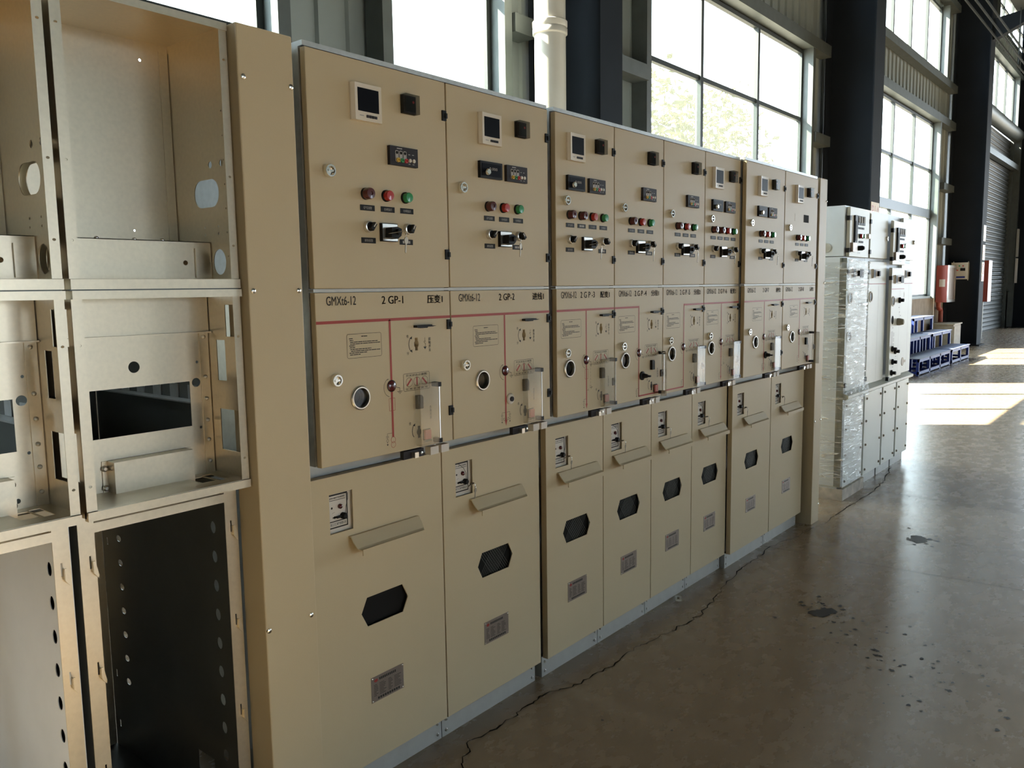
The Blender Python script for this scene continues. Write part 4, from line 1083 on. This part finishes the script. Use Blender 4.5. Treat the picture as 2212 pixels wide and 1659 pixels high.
    for x in (.075, w - .045):
        for z in (.13, .33, .52, .70): ob('screw', memo('g2s', lambda: MB().lathe([(.010, 0), (.010, -.006), (.005, -.010), (0, -.010)], n=10, cap=False).mesh('s', 'key_brass')), t, (x, 0, z))
    ob('plinth', MB().box(.0, w - .03, .03, .80, 0, .10).mesh('pl', 'plinth_steel'), t)
    return t
A = g2(4.735, .50, True, 'grey-sided switchgear cabinet wrapped in plastic film beside the row end', )
g2(5.24, .50, False, 'white switchgear cabinet with plain upper door next to the wrapped cabinet')
g2(5.745, .42, True, 'white switchgear cabinet with many knobs between two plain-doored cabinets')
g2(6.17, .42, False, 'white switchgear cabinet with plain upper door at the far end of its group')
ob('base_frame', MB().box(-.02, .50, -.02, .84, 0, .085).mesh('bf', 'worn_base'), A)
ob('corner_guard', MB().box(-.012, .035, .0, .035, .10, 1.79).box(-.012, -.004, .03, .050, .10, 1.79).mesh('cg', 'dark_shaded_steel'), A)
hd = ob('lifting_handle', MB().prism(rrect(.12, .36, 1.835, 1.90, .03, 5), -.006, 0, 'yz').mesh('lh', 'galvanised_cool'), A)
ob('grip', MB().prism(rrect(.16, .33, 1.85, 1.885, .016, 5), -.014, -.006, 'yz').mesh('gr', 'bright_steel'), hd)
# stretch film
def filmgrid(org, du, dv, nu, nv, amp, nrm):
    vs = []
    for j in range(nv + 1):
        for i in range(nu + 1):
            u, v = i / nu, j / nv
            e = amp * (0.5 + 0.5 * sin(23 * v + 5 * sin(9 * u + 3 * v) + 7 * u)) * (0.4 + 0.6 * sin(51 * v * v + 6 * u) ** 2)
            vs.append(Vector(org) + Vector(du) * u + Vector(dv) * v + Vector(nrm) * e)
    n = nu + 1
    return vs, [(j * n + i, j * n + i + 1, j * n + n + i + 1, j * n + n + i) for j in range(nv) for i in range(nu)]
fm = MB()
for args in (((-.02, -.012, .80), (.50, 0, 0), (0, 0, .98), 14, 90, .012, (0, -1, 0)), ((-.02, .80, .10), (0, -.812, 0), (0, 0, 1.66), 18, 120, .010, (-1, 0, 0)), ((-.02, -.012, .10), (.44, 0, 0), (0, 0, .62), 14, 60, .014, (0, -1, 0)), ((-.02, -.012, .72), (.50, -.03, .03), (0, 0.01, .10), 20, 8, .016, (0, -1, 0))):
    v_, f_ = filmgrid(*args); fm.add(v_, f_, 0, True)
sf = ob('stretch_film', fm.mesh('film', 'stretch_film', fix=False), A, label='clear crinkled stretch film')
fan = MB()
for i in range(26):
    a = -1.2 + 2.4 * i / 25
    p0 = Vector((.20 + .05 * sin(i), -.045, .70)); p1 = Vector((.20 + .25 * sin(a), -.025 - .01 * (i % 3), .70 + .16 * cos(a * .7) + .02 * (i % 2)))
    q = Vector((.012, .004 * (i % 2), .0))
    fan.add([p0, p0 + q * .2, p1 + q, p1], [(0, 1, 2, 3)])
ob('gathered_film', fan.mesh('fan', 'stretch_film', fix=False), sf)

# ------------------------------------------------------------------ blue step stands by the wall
def stand(x0, nseg, sw, label):
    w = nseg * sw
    t = thing('step_stand', (x0, 1.62, 0), label, 'step stand', 'blue step stands under the window')
    for i in range(3):
        y0, z = i * .36, .30 * (i + 1)
        ob('step_board', MB().box(-.02, w + .02, y0 - .02, y0 + .36, z - .012, z).mesh('board', 'blue_worn'), t)
        ob('front_apron', MB().box(0, w, y0, y0 + .03, z - .065, z - .012).mesh('apron', 'blue_paint'), t)
        ob('back_apron', MB().box(0, w, y0 + .31, y0 + .34, z - .065, z - .012).mesh('apron', 'blue_paint'), t)
        for j in range(nseg + 1):
            x = j * sw
            for yy in (y0, y0 + .30): ob('leg', MB().box(x - (.035 if j else 0), x + .035, yy, yy + .045, 0, z - .012).mesh('leg', 'blue_paint'), t)
            if i == 0: ob('floor_rail', MB().box(x - .02, x + .02, .04, 1.02, .03, .07).mesh('rail', 'blue_paint'), t)
    ob('front_rail', MB().box(0, w, 0, .03, .02, .07).mesh('rail', 'blue_paint'), t)
    ob('back_rail', MB().box(0, w, .66, .69, .04, .09).mesh('rail', 'blue_paint'), t)
stand(13.95, 3, .80, 'blue three-step stand under the window, behind the white cabinets')
stand(16.55, 2, .80, 'blue three-step stand under the window, closest to the fire hose cabinet')

# ------------------------------------------------------------------ fire cabinet, boxes, conduit
t = thing('fire_hose_cabinet', (20.9, 2.895, 1.12), 'red fire hose cabinet with glass door by the window', 'fire cabinet')
ob('body', MB().box(0, .82, -.25, 0, 0, .90).mesh('b', 'fire_red'), t)
d = ob('door', MB().box(0, .82, -.275, -.25, 0, .06).box(0, .82, -.275, -.25, .84, .90).box(0, .06, -.275, -.25, .06, .84).box(.76, .82, -.275, -.25, .06, .84).mesh('d', 'bright_steel'), t)
ob('glass', MB().box(.06, .76, -.265, -.26, .06, .84).mesh('g', 'nameplate_metal'), d)
ob('notice', MB().box(-.004, 0, -.20, -.07, .38, .56).mesh('n', 'paper'), t)
t = thing('standpipe', (20.98, 2.84, 0), 'red water pipe bending below the fire hose cabinet', 'pipe')
ob('pipe', MB().tube([(0, 0, 1.12), (0, 0, 1.02), (.05, 0, .97), (.22, 0, .95), (.28, 0, .90), (.28, 0, .02)], .055, 12).mesh('p', 'pipe_red'), t)
t = thing('control_box', (22.24, 2.62, 1.68), 'grey control box with coloured buttons on the dark column', 'control box')
ob('body', MB().box(-.16, 0, -.19, .19, 0, .42).mesh('b', 'box_grey'), t)
for i, c in enumerate(('dark_grey', 'lens_green', 'lens_red')): ob('button', MB().lathe([(.018, -.16), (.018, -.175), (0, -.178)], (0, .09 - i * .085, .335), n=12, axis='x', cap=False).mesh('bt', c), t)
ob('meter', MB().box(-.172, -.16, -.13, -.02, .21, .28).mesh('m', 'black_plastic'), t)
ob('red_switch', MB().box(-.175, -.16, .03, .08, .215, .24).mesh('m', 'red'), t)
ob('sticker', MB().box(-.162, -.16, -.13, .12, .03, .075).mesh('m', 'blue_paint'), t)
for y in (-.18, .16):
    for z in (-.03, .42): ob('mounting_lug', MB().box(-.02, 0, y, y + .02, z, z + .03).mesh('l', 'box_grey'), t)
t = thing('fire_hose_cabinet', (24.9, 2.62, 1.05), 'narrow red fire cabinet in front of the roller shutter', 'fire cabinet')
ob('body', MB().box(0, .5, -.17, .17, 0, 1.15).mesh('b', 'fire_red'), t)
ob('door_frame', MB().box(0, .5, -.19, -.17, 0, 1.15).mesh('b', 'fire_red'), t)
ob('stand_post', MB().box(.2, .3, -.05, .05, -1.05, 0).mesh('b', 'rust_box'), t)
t = thing('equipment_cabinet', (20.3, 2.35, 0), 'low olive-grey metal cabinet beside the blue stands', 'cabinet')
ob('body', MB().box(0, .8, 0, .5, 0, .60).mesh('b', 'rust_box'), t)
ob('lid', MB().box(-.03, .83, -.03, .52, .60, .63).mesh('b', 'rust_box'), t)
ob('door', MB().box(.04, .76, -.012, 0, .04, .56).mesh('b', 'rust_box'), t)
t = thing('conduit', (20.72, 2.90, 1.28), 'thin pale conduit running up beside the window', 'conduit')
ob('tube', MB().tube([(0, 0, 0), (0, 0, 3.9)], .025, 8).mesh('c', 'galvanised_cool'), t)
ob('drop', MB().tube([(0, 0, -1.28), (0, 0, 0)], .018, 8).mesh('c', 'pvc'), t)
for i, (z, h) in enumerate(((2.45, .95), (1.55, .85))):
    t = thing('fluorescent_fixture', (31.96, 2.775, z), ('pale upright batten fixture above another at the shutter side', 'pale upright batten fixture under the other at the shutter side')[i], 'light fixture')
    ob('housing', MB().box(-.12, .12, -.05, 0, 0, h).mesh('h', ('box_grey', 'paper')[i]), t)
    ob('bracket', MB().box(-.03, .03, 0, .02, .1, h - .1).mesh('h', 'girt_steel'), t)
